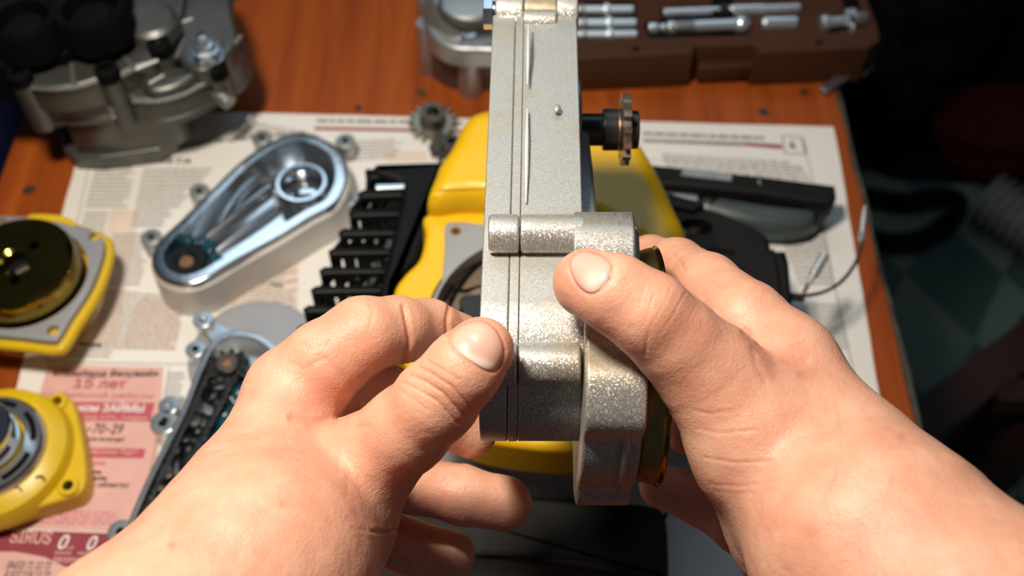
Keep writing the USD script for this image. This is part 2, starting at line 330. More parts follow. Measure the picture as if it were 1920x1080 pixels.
for x in (XL + 0.04, XR - 0.03):
    for y in (YN + 0.04, YF - 0.04):
        part('leg', bx((x, y, (ZT - 0.022) / 2), (0.04, 0.04, ZT - 0.022)), 'dark_wood', tb)
part('apron', bx((-0.06, YF - 0.04, ZT - 0.06), (0.5, 0.018, 0.075)), 'dark_wood', tb)
part('apron', bx((-0.06, YN + 0.04, ZT - 0.06), (0.5, 0.018, 0.075)), 'dark_wood', tb)

# ---------------------------------------------------------------- newspaper
def zpaper(x, y):
    q = np.stack([np.asarray(x) * 9, np.asarray(y) * 7, np.zeros_like(np.asarray(x, float))], -1)
    return ZT + 0.0005 + 0.0009 * meshkit.noise(q, 4)
TL, TR, BR, BL = (T(*q)[:2] for q in ((168, 208), (1562, 238), (1722, 1170), (-82, 1170)))
nw = thing('newspaper', 'wide newspaper sheet spread over the table under the engine parts', 'newspaper', (-0.03, 0.4, ZT))
U, Vv = np.meshgrid(np.linspace(0, 1, 70), np.linspace(0, 1, 60))
def wob(t, s): return 0.0022 * (meshkit.fbm(np.stack([t * 7, t * 0 + s, t * 0], -1)) - 0.5)
xy = (TL * ((1 - U) * (1 - Vv))[..., None] + TR * (U * (1 - Vv))[..., None] + BR * (U * Vv)[..., None] + BL * ((1 - U) * Vv)[..., None])
xy[..., 0] += wob(Vv, 1) * np.where((U < 0.001) | (U > 0.999), 1, 0); xy[..., 1] += wob(U, 5) * np.where(Vv < 0.001, 1, 0)
zz = zpaper(xy[..., 0], xy[..., 1]); nr, nc = U.shape
top = np.column_stack([xy.reshape(-1, 2), zz.ravel()]); bot = top - [0, 0, 0.00018]
i = np.arange(nr * nc).reshape(nr, nc); a, b, c, d = i[:-1, :-1].ravel(), i[:-1, 1:].ravel(), i[1:, 1:].ravel(), i[1:, :-1].ravel()
f = np.vstack([np.stack([a, d, c], 1), np.stack([a, c, b], 1)])
rim = np.concatenate([i[0, :], i[1:, -1], i[-1, -2::-1], i[-2:0:-1, 0]]); r2 = np.roll(rim, -1); n0 = nr * nc
sf = np.vstack([np.stack([rim, r2, r2 + n0], 1), np.stack([rim, r2 + n0, rim + n0], 1)])
part('sheet', trimesh.Trimesh(np.vstack([top, bot]), np.vstack([f, f[:, ::-1] + n0, sf]), process=False), 'paper', nw, smooth=False)

def flatquads(quads, lift=0.0001, sub=1):
    V, F = [], []
    for q in quads:
        q = np.asarray(q, float)
        for k in range(sub):
            s0, s1 = k / sub, (k + 1) / sub
            c4 = [q[0] + (q[1] - q[0]) * s0, q[0] + (q[1] - q[0]) * s1, q[3] + (q[2] - q[3]) * s1, q[3] + (q[2] - q[3]) * s0]
            F += [(len(V), len(V) + 1, len(V) + 2), (len(V), len(V) + 2, len(V) + 3)]; V += c4
    V = np.array(V); F = np.array(F)
    z = zpaper(V[:, 0], V[:, 1]) + lift
    t = trimesh.Trimesh(np.column_stack([V, z]), F, process=False)
    if len(F) and t.face_normals[:, 2].mean() < 0: t.faces = t.faces[:, ::-1]
    return t
def patch(corners, nx=14, ny=8, lift=0.00008):
    c = [np.asarray(T(*q)[:2]) for q in corners]; qs = []
    g = lambda u, v: c[0] * (1 - u) * (1 - v) + c[1] * u * (1 - v) + c[2] * u * v + c[3] * (1 - u) * v
    for iy in range(ny):
        for ix in range(nx):
            qs.append([g(ix / nx, iy / ny), g((ix + 1) / nx, iy / ny), g((ix + 1) / nx, (iy + 1) / ny), g(ix / nx, (iy + 1) / ny)])
    return flatquads(qs, lift)
def lines(corners, n, r, fill=0.55, word=(0.02, 0.09), gap=0.012, ragged=0.2):
    c = [np.asarray(T(*q)[:2]) for q in corners]; qs = []
    g = lambda u, v: c[0] * (1 - u) * (1 - v) + c[1] * u * (1 - v) + c[2] * u * v + c[3] * (1 - u) * v
    for k in range(n):
        v0, v1 = k / n, (k + fill) / n; u = 0.0; end = 1 - (r.random() * ragged if r.random() < 0.3 else 0)
        while u < end:
            w = min(r.uniform(*word), end - u)
            if w > 0.006: qs.append([g(u, v0), g(u + w, v0), g(u + w, v1), g(u, v1)])
            u += w + gap
    return qs
def lettering(text, a, b, hpx, bold=True, lift=0.0002, slant=0.0):
    A, B = T(*a)[:2], T(*b)[:2]; t = meshkit.text_mesh(text, 1.0, 0.01, bold); v = t.vertices.copy()
    up = T((a[0] + b[0]) / 2, (a[1] + b[1]) / 2 - hpx)[:2] - T((a[0] + b[0]) / 2, (a[1] + b[1]) / 2)[:2]
    ex = (B - A); h = np.linalg.norm(up); ey = np.array([-ex[1], ex[0]]) / np.linalg.norm(ex) * h
    x = (v[:, 0] - v[:, 0].min()) / np.ptp(v[:, 0]); y = v[:, 1]
    q = A + x[:, None] * ex + y[:, None] * ey + (slant * y * h)[:, None] * ex / np.linalg.norm(ex)
    return trimesh.Trimesh(np.column_stack([q, zpaper(q[:, 0], q[:, 1]) + lift + (v[:, 2] > 0.005) * 0.00004]), t.faces, process=False)

# coloured fields of print
part('print_field', join(patch([(92, 686), (308, 690), (296, 860), (40, 850)]), patch([(40, 850), (296, 860), (238, 1000), (-12, 990)])), 'ink_pink', nw, smooth=False, label='pink advertisement field')
for q in ([(210, 395), (262, 395), (220, 650), (150, 650)], [(440, 500), (560, 440), (560, 600), (430, 585)], [(722, 285), (800, 285), (800, 305), (722, 305)], [(262, 560), (345, 562), (330, 660), (225, 655)]): part('print_field', patch(q, lift=0.00006), 'ink_blush', nw, smooth=False, label='faint blush field')
part('print_band', join(patch([(72, 754), (291, 757), (283, 792), (60, 789)], lift=0.00016)), 'ink_crimson', nw, smooth=False)
part('print_band', join(patch([(60, 840), (274, 843), (270, 861), (56, 858)], lift=0.00016)), 'ink_crimson', nw, smooth=False)
part('print_band', join(patch([(-40, 992), (262, 1003), (300, 1130), (-60, 1130)], lift=0.00016)), 'ink_maroon', nw, smooth=False)
pts = [(-40, 1036), (30, 1036), (85, 1046), (128, 1066), (150, 1090), (150, 1130), (-40, 1130)]
w = Ts(pts); tr = earcut.triangulate_float64(w, np.array([len(w)], np.uint32)).reshape(-1, 3)
q = trimesh.Trimesh(np.column_stack([w, zpaper(w[:, 0], w[:, 1]) + 0.00034]), tr, process=False)
if q.face_normals[:, 2].mean() < 0: q.invert()
part('print_field', q, 'ink_pink', nw, smooth=False)
part('print_band', patch([(590, 240), (905, 246), (905, 252), (590, 246)], 24, 1), 'ink_maroon', nw, smooth=False); part('print_band', patch([(1395, 268), (1466, 273), (1466, 281), (1395, 275)], 8, 1), 'ink_maroon', nw, smooth=False)
part('print_band', join(patch([(1205, 262), (1395, 268), (1395, 276), (1205, 268)], 16, 1)), 'ink_grey', nw, smooth=False)
# lettering
txt = [('«Ломбард Везувий»', (98, 707), (297, 708), 11, 'ink_black', 0.15), ('15 лет', (138, 729), (236, 730), 17, 'ink_crimson', 0), ('стабильной работы', (78, 745), (287, 749), 9, 'ink_rose', 0),
       ('ном ЗАЙМЫ', (146, 773), (270, 775), 14, 'paper', 0), ('под 10%, скидки', (158, 787), (276, 789), 7, 'ink_pink', 0), ('-70-29', (163, 814), (229, 815), 17, 'ink_black', 0.1), ('или всегда!', (162, 828), (233, 829), 7, 'ink_black', 0),
       ('магазин Тур"', (166, 852), (256, 854), 8, 'ink_pink', 0), ('дома,', (164, 890), (192, 890), 8, 'ink_black', 0), ('Татарова,', (160, 901), (202, 902), 8, 'ink_black', 0), ('на область)', (164, 914), (242, 915), 8, 'ink_black', 0),
       ('SIRUS', (18, 1018), (95, 1021), 22, 'ink_pink', 0), ('0', (107, 1030), (124, 1030), 24, 'paper', 0.2), ('0', (161, 1032), (177, 1032), 24, 'paper', 0.2), ('%, руб.', (124, 1031), (140, 1031), 6, 'ink_pink', 0), ('рассрочка до 30', (100, 1054), (192, 1058), 11, 'ink_pink', 0.15),
       ('взнос', (104, 1040), (136, 1041), 6, 'ink_pink', 0), ('переплата', (146, 1041), (188, 1043), 6, 'ink_pink', 0), ('месяцев', (140, 1073), (186, 1075), 10, 'ink_pink', 0.15),
       ('(8453) 71 12 72', (12, 1067), (94, 1069), 13, 'ink_black', 0.15), ('8 927 228 12 72', (8, 1085), (92, 1087), 13, 'ink_black', 0.15), ('ГАЗЕТА', (268, 307), (358, 309), 9, 'ink_black', 0.2), ('Тел.', (505, 539), (532, 540), 7, 'ink_black', 0), ('4', (1480, 281), (1492, 281), 15, 'ink_black', 0),
       ('Реклама', (146, 651), (190, 652), 8, 'ink_black', 0.1)]
for s, a_, b_, h, mt, sl in txt: part('lettering', lettering(s, a_, b_, h, True, 0.0004 if mt != 'ink_black' else 0.00042, sl), mt, nw, smooth=False)
# box round the page number and the page's frame lines
def stroke(pts, wpx, lift=0.0002):
    p = Ts(pts); out = []
    for a_, b_ in zip(p[:-1], p[1:]):
        d = (b_ - a_) / np.linalg.norm(b_ - a_); n_ = np.array([-d[1], d[0]]) * wpx * 0.00017
        out.append([a_ - n_, b_ - n_, b_ + n_, a_ + n_])
    return out
fr = [stroke([(1466, 256), (1503, 259), (1510, 291), (1471, 289), (1466, 256)], 3), stroke([(1512, 292), (1530, 370), (1545, 440), (1560, 520), (1578, 600), (1597, 690), (1620, 800)], 2), stroke([(176, 275), (150, 400), (120, 540), (88, 684)], 1.6), stroke([(88, 680), (310, 684), (620, 690)], 1.8), stroke([(318, 690), (300, 800), (268, 960)], 1.4)]
fr += [stroke([(1205, 300), (1500, 318)], 1.2), stroke([(1504, 262), (1511, 288)], 5)]
for q in fr: part('rule_line', flatquads(q, 0.0002, 6), 'ink_grey', nw, smooth=False)
# body text: rows of words in columns, far too small to read
r7 = random.Random(5)
dark = lines([(1205, 249), (1432, 258), (1432, 264), (1205, 255)], 1, r7, 1.0, (0.03, 0.10), 0.012) + lines([(595, 226), (900, 230), (900, 236), (595, 232)], 1, r7, 1.0, (0.03, 0.10), 0.012) + lines([(285, 275), (590, 246), (590, 252), (285, 282)], 1, r7, 1.0, (0.03, 0.08), 0.01)
part('body_text', flatquads(dark, 0.00022), 'ink_grey', nw, smooth=False, kind='stuff')
cols = [([(188, 285), (262, 285), (238, 395), (160, 395)], 14), ([(270, 318), (400, 318), (300, 430), (246, 430)], 13), ([(160, 400), (205, 400), (150, 640), (100, 640)], 26), ([(214, 440), (290, 440), (262, 540), (190, 540)], 12), ([(205, 545), (350, 560), (330, 660), (165, 660)], 13),
        ([(390, 545), (560, 480), (555, 590), (400, 590)], 12), ([(620, 270), (760, 262), (740, 300), (640, 310)], 6), ([(318, 700), (350, 700), (322, 800), (300, 800)], 12), ([(470, 230), (600, 255), (600, 262), (440, 258)], 3),
        ([(1240, 290), (1500, 306), (1520, 345), (1250, 318)], 6), ([(1460, 440), (1548, 446), (1566, 540), (1500, 540)], 10), ([(1520, 570), (1570, 572), (1590, 660), (1540, 660)], 11), ([(105, 655), (210, 660), (215, 676), (100, 674)], 2)]
qs = []
for cn, n_ in cols: qs += lines(cn, n_, r7)
part('body_text', flatquads(qs, 0.0002), 'ink_pale', nw, smooth=False, kind='stuff')
red = lines([(40, 955), (225, 962), (222, 990), (30, 985)], 4, r7, 0.5, (0.04, 0.12), 0.02) + lines([(170, 866), (200, 867), (200, 876), (168, 876)], 1, r7, 0.8)
part('body_text', flatquads(red, 0.0002), 'ink_rose', nw, smooth=False, kind='stuff')
# ---------------------------------------------------------------- things lying on the newspaper and the table
Z0 = ZT + 0.0016                            # on the paper
def at(px, py, h=0.0): return T(px, py, h)
def hex_bolt(o, d, r, h, wash=True):
    x = to_axis(slab(ring(6, r), 0, h, r * 0.12, 2), o, d, (1, 0.2, 0))
    w = rod(np.asarray(o) - 0.0002 * np.asarray(d), np.asarray(o) + 0.0012 * np.asarray(d), r * 1.35)
    return join(x, w) if wash else x

# --- the polished gearcase half (upper of the two) --------------------------------------------------
H1 = 0.030
o = spline([(600, 258), (640, 285), (652, 335), (630, 385), (585, 412), (520, 452), (450, 490), (385, 528), (338, 538), (298, 522), (283, 488), (300, 450), (340, 412), (400, 352), (455, 300), (515, 262), (560, 250)], 8)
W = Ts(o, H1)
ctr = Ts([(562, 330), (340, 486)], H1)
gc = thing('gearcase_half', 'polished aluminium gearcase half with a dark greasy bearing in its narrow end', 'gearcase half', (*Ts([(450, 420)], 0)[0], Z0))
inner = inset(ccw(W), 0.0075); floor_in = inset(ccw(W), 0.012)
body = slab(W, Z0, Z0 + H1, 0.0028, 4, 0.001)
tray = loft([(floor_in, Z0 + 0.008), (inset(ccw(W), 0.0095), Z0 + 0.016), (inner, Z0 + H1 + 0.002)], 200)
part('body', cut(body, tray), 'polished_alu', gc, 40)
part('side_skirt', cut(slab(inset(ccw(W), -0.0010), Z0, Z0 + H1 - 0.0055, 0.0012, 3, 0.0012), slab(inset(ccw(W), 0.0004), 0, 2, 0.0001)), 'pale_cast', gc, label='dull cast outer wall')
big, small = ctr
part('bearing_boss', lathe([(0.0125, 0), (0.020, 0), (0.0185, 0.012), (0.0165, 0.0145), (0.0145, 0.0145), (0.0125, 0.011), (0.0125, 0)], (big[0], big[1], Z0 + 0.008), n=56), 'chrome', gc, 40)
part('bearing_boss', lathe([(0, 0), (0.0115, 0), (0.0112, 0.004), (0.008, 0.0065), (0, 0.007)], (big[0], big[1], Z0 + 0.008), n=40), 'polished_alu', gc, 40)
dv = (big - small) / np.linalg.norm(big - small); nv = np.array([-dv[1], dv[0]])
for s, L in ((0.004, 0.058), (0.019, 0.062)):
    a_ = small + dv * 0.020 + nv * (s if s < 0.01 else s - 0.002); b_ = small + dv * (0.020 + L) + nv * s * 1.05
    part('rib', tube([np.r_[a_, Z0 + 0.0085], np.r_[(a_ + b_) / 2, Z0 + 0.0115], np.r_[b_, Z0 + 0.0115]], 0.0026, 12), 'polished_alu', gc)
part('ball_bearing', lathe([(0.0045, 0), (0.0135, 0), (0.0135, 0.016), (0.012, 0.0172), (0.0065, 0.0172), (0.0045, 0.0155), (0.0045, 0)], (small[0] + 0.002, small[1] + 0.001, Z0 + 0.009), n=40), 'black_grease', gc)
part('bearing_bore', lathe([(0, 0), (0.0046, 0), (0.0046, 0.0155), (0, 0.0155)], (small[0] + 0.002, small[1] + 0.001, Z0 + 0.009), n=24), 'copper_tint', gc)
gb = []
for k in range(26):
    c_ = small + dv * r7.uniform(0.008, 0.026) + nv * r7.gauss(-0.002, 0.007); s_ = trimesh.creation.icosphere(2, r7.uniform(0.0016, 0.0042)); s_.apply_scale([1.3, 1, 0.55]); s_.apply_translation([*c_, Z0 + r7.uniform(0.009, 0.015)]); gb.append(s_)
part('grease', join(gb), 'teal_grease', gc, True, 'dark teal smear of grease', 'stuff')
for (x, y), hh in zip([(492, 262), (648, 268), (655, 375), (375, 362), (285, 448), (352, 530), (480, 482)], [0.012] * 7):
    c_ = Ts([(x, y)], 0.014)[0]
    part('ear', cut(slab(ring(26, 0.0068, c_), Z0 + 0.002, Z0 + 0.015, 0.001), hole(c_[0], c_[1], 0.0027, Z0, Z0 + 0.03)), 'cast_alu', gc)
sk = Ts([(352, 522), (400, 505), (470, 468), (545, 430), (622, 392), (628, 408), (560, 446), (480, 486), (410, 522), (368, 545)], 0.020)
part('side_rail', slab(sk, Z0, Z0 + 0.019, 0.0012), 'cast_alu', gc, label='dull cast front wall')
blk = Ts([(468, 470), (502, 455), (505, 490), (472, 505)], 0.016)
part('bolt_boss', slab(rounded(blk, 0.003), Z0, Z0 + 0.021, 0.0015), 'cast_alu', gc)

# --- small loose screw ------------------------------------------------------------------------------
a_, b_ = T(430, 262, 0.004), T(462, 232, 0.004); dv3 = (b_ - a_) / np.linalg.norm(b_ - a_)
sc = thing('socket_screw', 'single zinc screw lying on the newspaper beside the big gearcase', 'screw', (*a_[:2], Z0))
a_[2] = b_[2] = Z0 + 0.0034
part('shank', rod(a_, b_, 0.0023), 'pale_metal', sc); part('head', cut(rod(b_, b_ + dv3 * 0.0055, 0.0042, n=24), rod(b_ + dv3 * 0.003, b_ + dv3 * 0.009, 0.0021, n=6)), 'pale_metal', sc)

# --- two loose sprockets behind the engine ----------------------------------------------------------
c_ = at(812, 232, 0.004)
sp = thing('sprocket', 'dark steel sprocket lying flat on the newspaper, the upper and larger of two', 'sprocket', (*c_[:2], Z0))
part('toothed_disc', to_axis(cut(slab(gear_poly(16, 0.0135, 0.0175), 0, 0.005, 0.0004, 2), hole(0, 0, 0.0052, -1, 1)), (c_[0], c_[1], Z0 + 0.001), (0.06, -0.1, 1), (1, 0, 0)), 'tooth_steel', sp)
part('hub', to_axis(cut(lathe([(0, 0), (0.0095, 0), (0.009, 0.009), (0.0082, 0.0098), (0, 0.0098)], n=32), hole(0, 0, 0.005, -1, 1)), (c_[0], c_[1], Z0 + 0.0055), (0.06, -0.1, 1), (1, 0, 0)), 'dark_steel', sp)
c_ = at(838, 278, 0.004)
sp = thing('sprocket', 'small dark steel sprocket with a bored plate, the lower of two beside the yellow cowl', 'sprocket', (*c_[:2], Z0))
part('toothed_disc', to_axis(cut(slab(gear_poly(11, 0.0085, 0.0125), 0, 0.005, 0.0004, 2), hole(0.002, -0.001, 0.0032, -1, 1)), (c_[0], c_[1], Z0 + 0.001), (0, 0, 1), (1, 0.3, 0)), 'dark_steel', sp)
part('hub', cut(lathe([(0, 0), (0.0065, 0), (0.006, 0.007), (0, 0.007)], (c_[0] + 0.002, c_[1] - 0.001, Z0 + 0.0055), n=28), hole(c_[0] + 0.0038, c_[1] - 0.002, 0.0032, Z0, Z0 + 0.05)), 'dark_steel', sp)

# --- clutch housing with the gold drum (left edge) --------------------------------------------------
HF = 0.034
corn = [(8, 402), (110, 406), (150, 420), (190, 436), (203, 455), (198, 490), (176, 545), (140, 600), (118, 636), (98, 648), (40, 642), (-60, 630), (-130, 600), (-140, 560), (-100, 480), (-60, 420), (-30, 402)]
W = Ts(spline(corn, 6), HF); c0 = Ts([(48, 522)], HF)[0]
ch = thing('clutch_housing', 'yellow clutch housing with silver flange and a gold drum at the left edge', 'clutch housing', (*c0, Z0))
Rb = 0.0375
part('shell', cut(slab(inset(ccw(W), -0.0022), Z0 + HF - 0.015, Z0 + HF - 0.005, 0.003, 3, -0.003), hole(c0[0], c0[1], Rb, Z0 + 0.004, 1)), 'yellow_paint', ch)
part('lower_shell', cut(slab(buf(W, 0.012), Z0, Z0 + HF - 0.013, 0.003, 3), hole(c0[0], c0[1], Rb - 0.006, Z0 + 0.004, 1)), 'yellow_paint', ch)
fl = slab(inset(ccw(W), 0.0022), Z0 + HF - 0.008, Z0 + HF, 0.001)
hol = [hole(*Ts([q], HF)[0], 0.0036, 0, 2) for q in ((178, 446), (101, 622), (4, 420))]
part('flange', cut(fl, hole(c0[0], c0[1], Rb, 0, 2, 64), *hol), 'matte_alu', ch)
for q in ((178, 446), (101, 622), (4, 420)):
    part('hole_plug', lathe([(0, 0), (0.0036, 0), (0.0036, 0.002), (0, 0.002)], (*Ts([q], HF)[0], Z0 + HF - 0.009), n=20), 'yellow_paint', ch, label='yellow bolt hole')
rim = Ts(spline([(60, 406), (112, 407), (140, 417), (141, 428), (108, 419), (60, 417)], 5), HF)
part('paint_lip', slab(rim, Z0 + HF - 0.004, Z0 + HF + 0.0006, 0.0004), 'yellow_paint', ch)
dr = lathe([(0.0075, 0.0), (0.031, 0), (0.0345, 0.003), (0.0350, 0.004), (0.0350, 0.030), (0.0335, 0.0345), (0.0310, 0.0365), (0.010, 0.0365), (0.0075, 0.035), (0.0075, 0)], (c0[0], c0[1], Z0 + 0.014), n=80)
c1 = c0 + np.array([-0.002, 0.002])
part('drum', cut(dr, *[hole(c0[0] + 0.0145 * math.cos(t), c0[1] + 0.0145 * math.sin(t), 0.0030, Z0 + 0.03, 2) for t in (0.9, 2.9, 5.0)]), 'gold_zinc', ch, 30)
part('drum_bore', lathe([(0, 0), (0.0074, 0), (0.0074, 0.030), (0, 0.030)], (c0[0], c0[1], Z0 + 0.012), n=24), 'hole_black', ch)
part('drum_key', bx((c0[0] + 0.006, c0[1] - 0.006, Z0 + 0.0508), (0.008, 0.004, 0.0012), rz(0.6)), 'dark_steel', ch)

# --- lower left clutch housing, seen from its closed side -------------------------------------------
HG = 0.030
corn = [(60, 752), (112, 738), (137, 752), (152, 800), (162, 862), (162, 905), (151, 925), (135, 934), (82, 950), (8, 972), (-60, 984), (-120, 980), (-150, 900), (-130, 810), (-60, 770)]
W = Ts(spline(corn, 6), 0.014); c0 = Ts([(-4, 858)], 0.014)[0]
c2 = thing('clutch_housing', 'yellow clutch housing lying face down with a chrome hub and slotted ring, lower left corner', 'clutch housing', (*c0, Z0))
part('flange', cut(slab(W, Z0, Z0 + 0.014, 0.0025, 3), *[hole(*Ts([q], 0.014)[0], 0.003, Z0 + 0.008, 2) for q in ((110, 757), (131, 915))]), 'yellow_paint', c2)
part('dome', lathe([(0, 0.008), (0.043, 0.008), (0.0425, 0.014), (0.040, 0.020), (0.034, 0.0235), (0.028, 0.0245), (0, 0.0245)], (*c0, Z0), n=72), 'yellow_paint', c2)
for q in ((110, 757), (131, 915)):
    w = Ts([q], 0.014)[0]
    part('bolt_boss', cut(lathe([(0, 0), (0.0062, 0), (0.0058, 0.003), (0.005, 0.0035), (0, 0.0035)], (*w, Z0 + 0.0125), n=28), hole(*w, 0.003, 0, 2)), 'yellow_paint', c2)
    part('bolt_hole', lathe([(0, 0), (0.003, 0), (0.003, 0.002), (0, 0.002)], (*w, Z0 + 0.009), n=20), 'hole_black', c2)
part('slotted_ring', lathe([(0.021, 0), (0.0315, 0), (0.0308, 0.004), (0.029, 0.0062), (0.021, 0.0062), (0.021, 0)], (*c0, Z0 + 0.0235), n=72), 'machined_alu', c2)
for k in range(6):
    a0 = k * math.pi / 3 + 0.1; arc = [(c0[0] + 0.0256 * math.cos(t), c0[1] + 0.0256 * math.sin(t), Z0 + 0.0298) for t in np.linspace(a0, a0 + 0.72, 7)]
    part('slot', tube(arc, 0.0016, 8, 3), 'hole_black', c2)
part('hub', lathe([(0, 0), (0.0195, 0), (0.0195, 0.019), (0.0185, 0.0202), (0.012, 0.0205), (0.0095, 0.0190), (0, 0.0190)], (*c0, Z0 + 0.027), n=56), 'chrome', c2)
for (x, y) in ((75, 808), (62, 858), (28, 922), (70, 900)):
    w = Ts([(x, y)], 0.022)[0]; part('scratch', tube([(w[0], w[1], Z0 + 0.0238), (w[0] + 0.003, w[1] + 0.001, Z0 + 0.0236), (w[0] + 0.005, w[1] - 0.001, Z0 + 0.0232)], 0.0006, 6, 3), 'edge_dark', c2)

# --- open gearcase half full of greasy chain --------------------------------------------------------
H2 = 0.022
o = [(446, 622), (492, 632), (530, 668), (542, 720), (520, 780), (470, 850), (400, 930), (330, 1000), (285, 1035), (248, 1036), (236, 1000), (262, 930), (300, 850), (340, 770), (368, 700), (392, 650), (415, 630)]
W = Ts(spline(o, 8), H2)
g2 = thing('gearcase_half', 'open gearcase half with a black greasy chain inside, partly under the left forearm', 'gearcase half', (*Ts([(400, 800)])[0], Z0))
body = slab(W, Z0, Z0 + H2, 0.0008, 2, 0.001)
pocket = slab(inset(ccw(W), 0.0032), Z0 + 0.010, Z0 + H2 + 0.01, 0.0005)
part('body', cut(body, pocket), 'machined_alu', g2, 35)
ring_o = Ts([(478, 668)], 0.006)[0]
part('back_flange', slab(ring(70, 0.040, ring_o), Z0, Z0 + 0.006, 0.0012), 'matte_alu', g2)
for (x, y, r_, k) in ((382, 603, 0.0062, 0.0024), (368, 658, 0.006, 0.0022), (309, 795, 0.0078, 0.0032), (318, 764, 0.006, 0.0016), (228, 1000, 0.0070, 0.0024)):
    w = Ts([(x, y)], 0.016)[0]
    part('ear', cut(slab(ring(30, r_, w), Z0 + 0.001, Z0 + 0.017, 0.0008), hole(*w, k, 0, 2)), 'machined_alu', g2); part('ear_hole', lathe([(0, 0), (k * 0.98, 0), (k * 0.98, 0.003), (0, 0.003)], (*w, Z0 + 0.006), n=16), 'hole_black', g2)
for q in ([(372, 612), (392, 600), (440, 625), (400, 650)], [(322, 752), (345, 745), (330, 800), (308, 815)], [(232, 985), (262, 965), (262, 1000), (240, 1015)]):
    part('web', slab(Ts(q, 0.012), Z0 + 0.001, Z0 + 0.013, 0.001), 'machined_alu', g2)
gcen = Ts([(430, 690)], 0.018)[0]; gtip = Ts([(285, 985)], 0.018)[0]
part('pinion', to_axis(cut(slab(gear_poly(12, 0.0095, 0.0125), 0, 0.006, 0.0005, 2), hole(0, 0, 0.0032, -1, 1)), (*gcen, Z0 + 0.0125), (0, 0, 1), (1, 0, 0)), 'black_grease', g2)
part('pinion_hub', lathe([(0.003, 0), (0.0072, 0), (0.0068, 0.0045), (0.006, 0.005), (0.003, 0.005), (0.003, 0)], (*gcen, Z0 + 0.0182), n=30), 'dark_steel', g2); part('pinion_bore', lathe([(0, 0), (0.003, 0), (0.003, 0.004), (0, 0.004)], (*gcen, Z0 + 0.0182), n=16), 'copper_tint', g2)
dv = (gtip - gcen) / np.linalg.norm(gtip - gcen); nv = np.array([-dv[1], dv[0]]); L = np.linalg.norm(gtip - gcen)
path = [gcen + nv * (0.0065 - 0.003 * t) + dv * L * t for t in np.linspace(0, 1, 26)] + [gtip + 0.0065 * (math.cos(a) * nv + math.sin(a) * dv) for a in np.linspace(0.2, math.pi - 0.2, 6)] + [gcen - nv * (0.0100 - 0.004 * t) + dv * L * t for t in np.linspace(1, 0, 26)]
for k, c_ in enumerate(path):
    n_ = path[(k + 1) % len(path)]; ang = math.atan2(*(n_ - c_)[::-1]); lay = k % 2
    lk = fuse(rod((-0.0022, 0, 0), (-0.0022, 0, 0.0075), 0.0022, n=10), rod((0.0022, 0, 0), (0.0022, 0, 0.0075), 0.0022, n=10), bx((0, 0, 0.0065 - lay * 0.0012), (0.0058, 0.0034, 0.0014)))
    lk.apply_transform(rz(ang)); lk.apply_translation([*c_, Z0 + 0.0115 + 0.0008 * r7.random()]); part('chain_link', lk, 'black_grease', g2)
def blobs(n, fn, mt, s=(0.0014, 0.0042)):
    out = []
    for _ in range(n):
        c_ = fn(); q = trimesh.creation.icosphere(2, r7.uniform(*s)); q.apply_scale([r7.uniform(0.8, 1.6), r7.uniform(0.8, 1.6), 0.5]); q.apply_transform(rz(r7.uniform(0, 3))); q.apply_translation(c_); out.append(q)
    return join(out)
part('grease', blobs(110, lambda: (*(gcen + dv * r7.uniform(-0.006, L * 0.95) + nv * r7.gauss(-0.001, 0.0045)), Z0 + r7.uniform(0.011, 0.0175)), 'x'), 'black_grease', g2, True, 'lumps of black grease on the chain', 'stuff')
part('grease', blobs(26, lambda: (*(gcen + dv * r7.uniform(0.004, L * 0.7) + nv * r7.gauss(0.010, 0.003)), Z0 + r7.uniform(0.010, 0.0135)), 'x'), 'teal_grease', g2, True, 'teal smears of grease', 'stuff')

# --- the trimmer engine in the middle ---------------------------------------------------------------
en = thing('engine', 'small engine with yellow cowl, black louvred guard and black air box, under the held gearbox', 'engine', (*Ts([(1010, 640)])[0], Z0))
HY = 0.092
cf = Ts([(1010, 608)], HY)[0]; RF = 0.0592
low = [(800, 402), (900, 396), (1090, 396), (1200, 415), (1268, 440), (1285, 500), (1280, 620), (1262, 720), (1205, 800), (1085, 842), (960, 836), (870, 812), (800, 752), (752, 668), (738, 590), (739, 545), (758, 515), (786, 485), (797, 440)]
W = Ts(spline(low, 6), HY)
part('cowl', cut(slab(W, Z0 + 0.066, Z0 + HY, 0.0045, 5, 0.001), hole(*cf, RF, 0, 2, 72), hole(*Ts([(855, 440)], HY)[0], 0.0037, 0, 2)), 'yellow_plastic', en, 40)
hump = [(806, 408), (818, 350), (826, 332), (846, 302), (866, 262), (884, 244), (930, 232), (1010, 228), (1110, 262), (1182, 280), (1216, 322), (1242, 372), (1264, 420), (1286, 470), (1292, 540), (1250, 560), (1180, 500), (1090, 440), (900, 404)]
hp = ccw(Ts(spline(hump, 6), HY))
part('cowl_hump', cut(loft([(hp, Z0 + 0.070), (hp, Z0 + HY + 0.003), (buf(hp, 0.0012), Z0 + HY + 0.009), (buf(hp, 0.0035), Z0 + HY + 0.0135), (buf(hp, 0.0075), Z0 + HY + 0.0165), (buf(hp, 0.012), Z0 + HY + 0.0178)], 200), hole(*cf, RF, 0, Z0 + HY + 0.008, 72)), 'yellow_plastic', en, 40)
for sm in ([(822, 356), (862, 353), (905, 352), (960, 353)], [(1150, 300), (1190, 345), (1222, 400), (1240, 440)]):
    pp_ = [T(*q, HY + 0.0172) for q in sm]
    part('cowl_crease', tube(pp_, 0.0009, 8), 'yellow_plastic', en)
fr_ = Ts(spline([(836, 426), (862, 420), (910, 424), (940, 410), (1000, 404), (1130, 424), (1220, 510), (1235, 620), (1190, 740), (1080, 806), (960, 804), (870, 770), (814, 690), (800, 600), (814, 560), (828, 530), (834, 470)], 6), HY + 0.001)
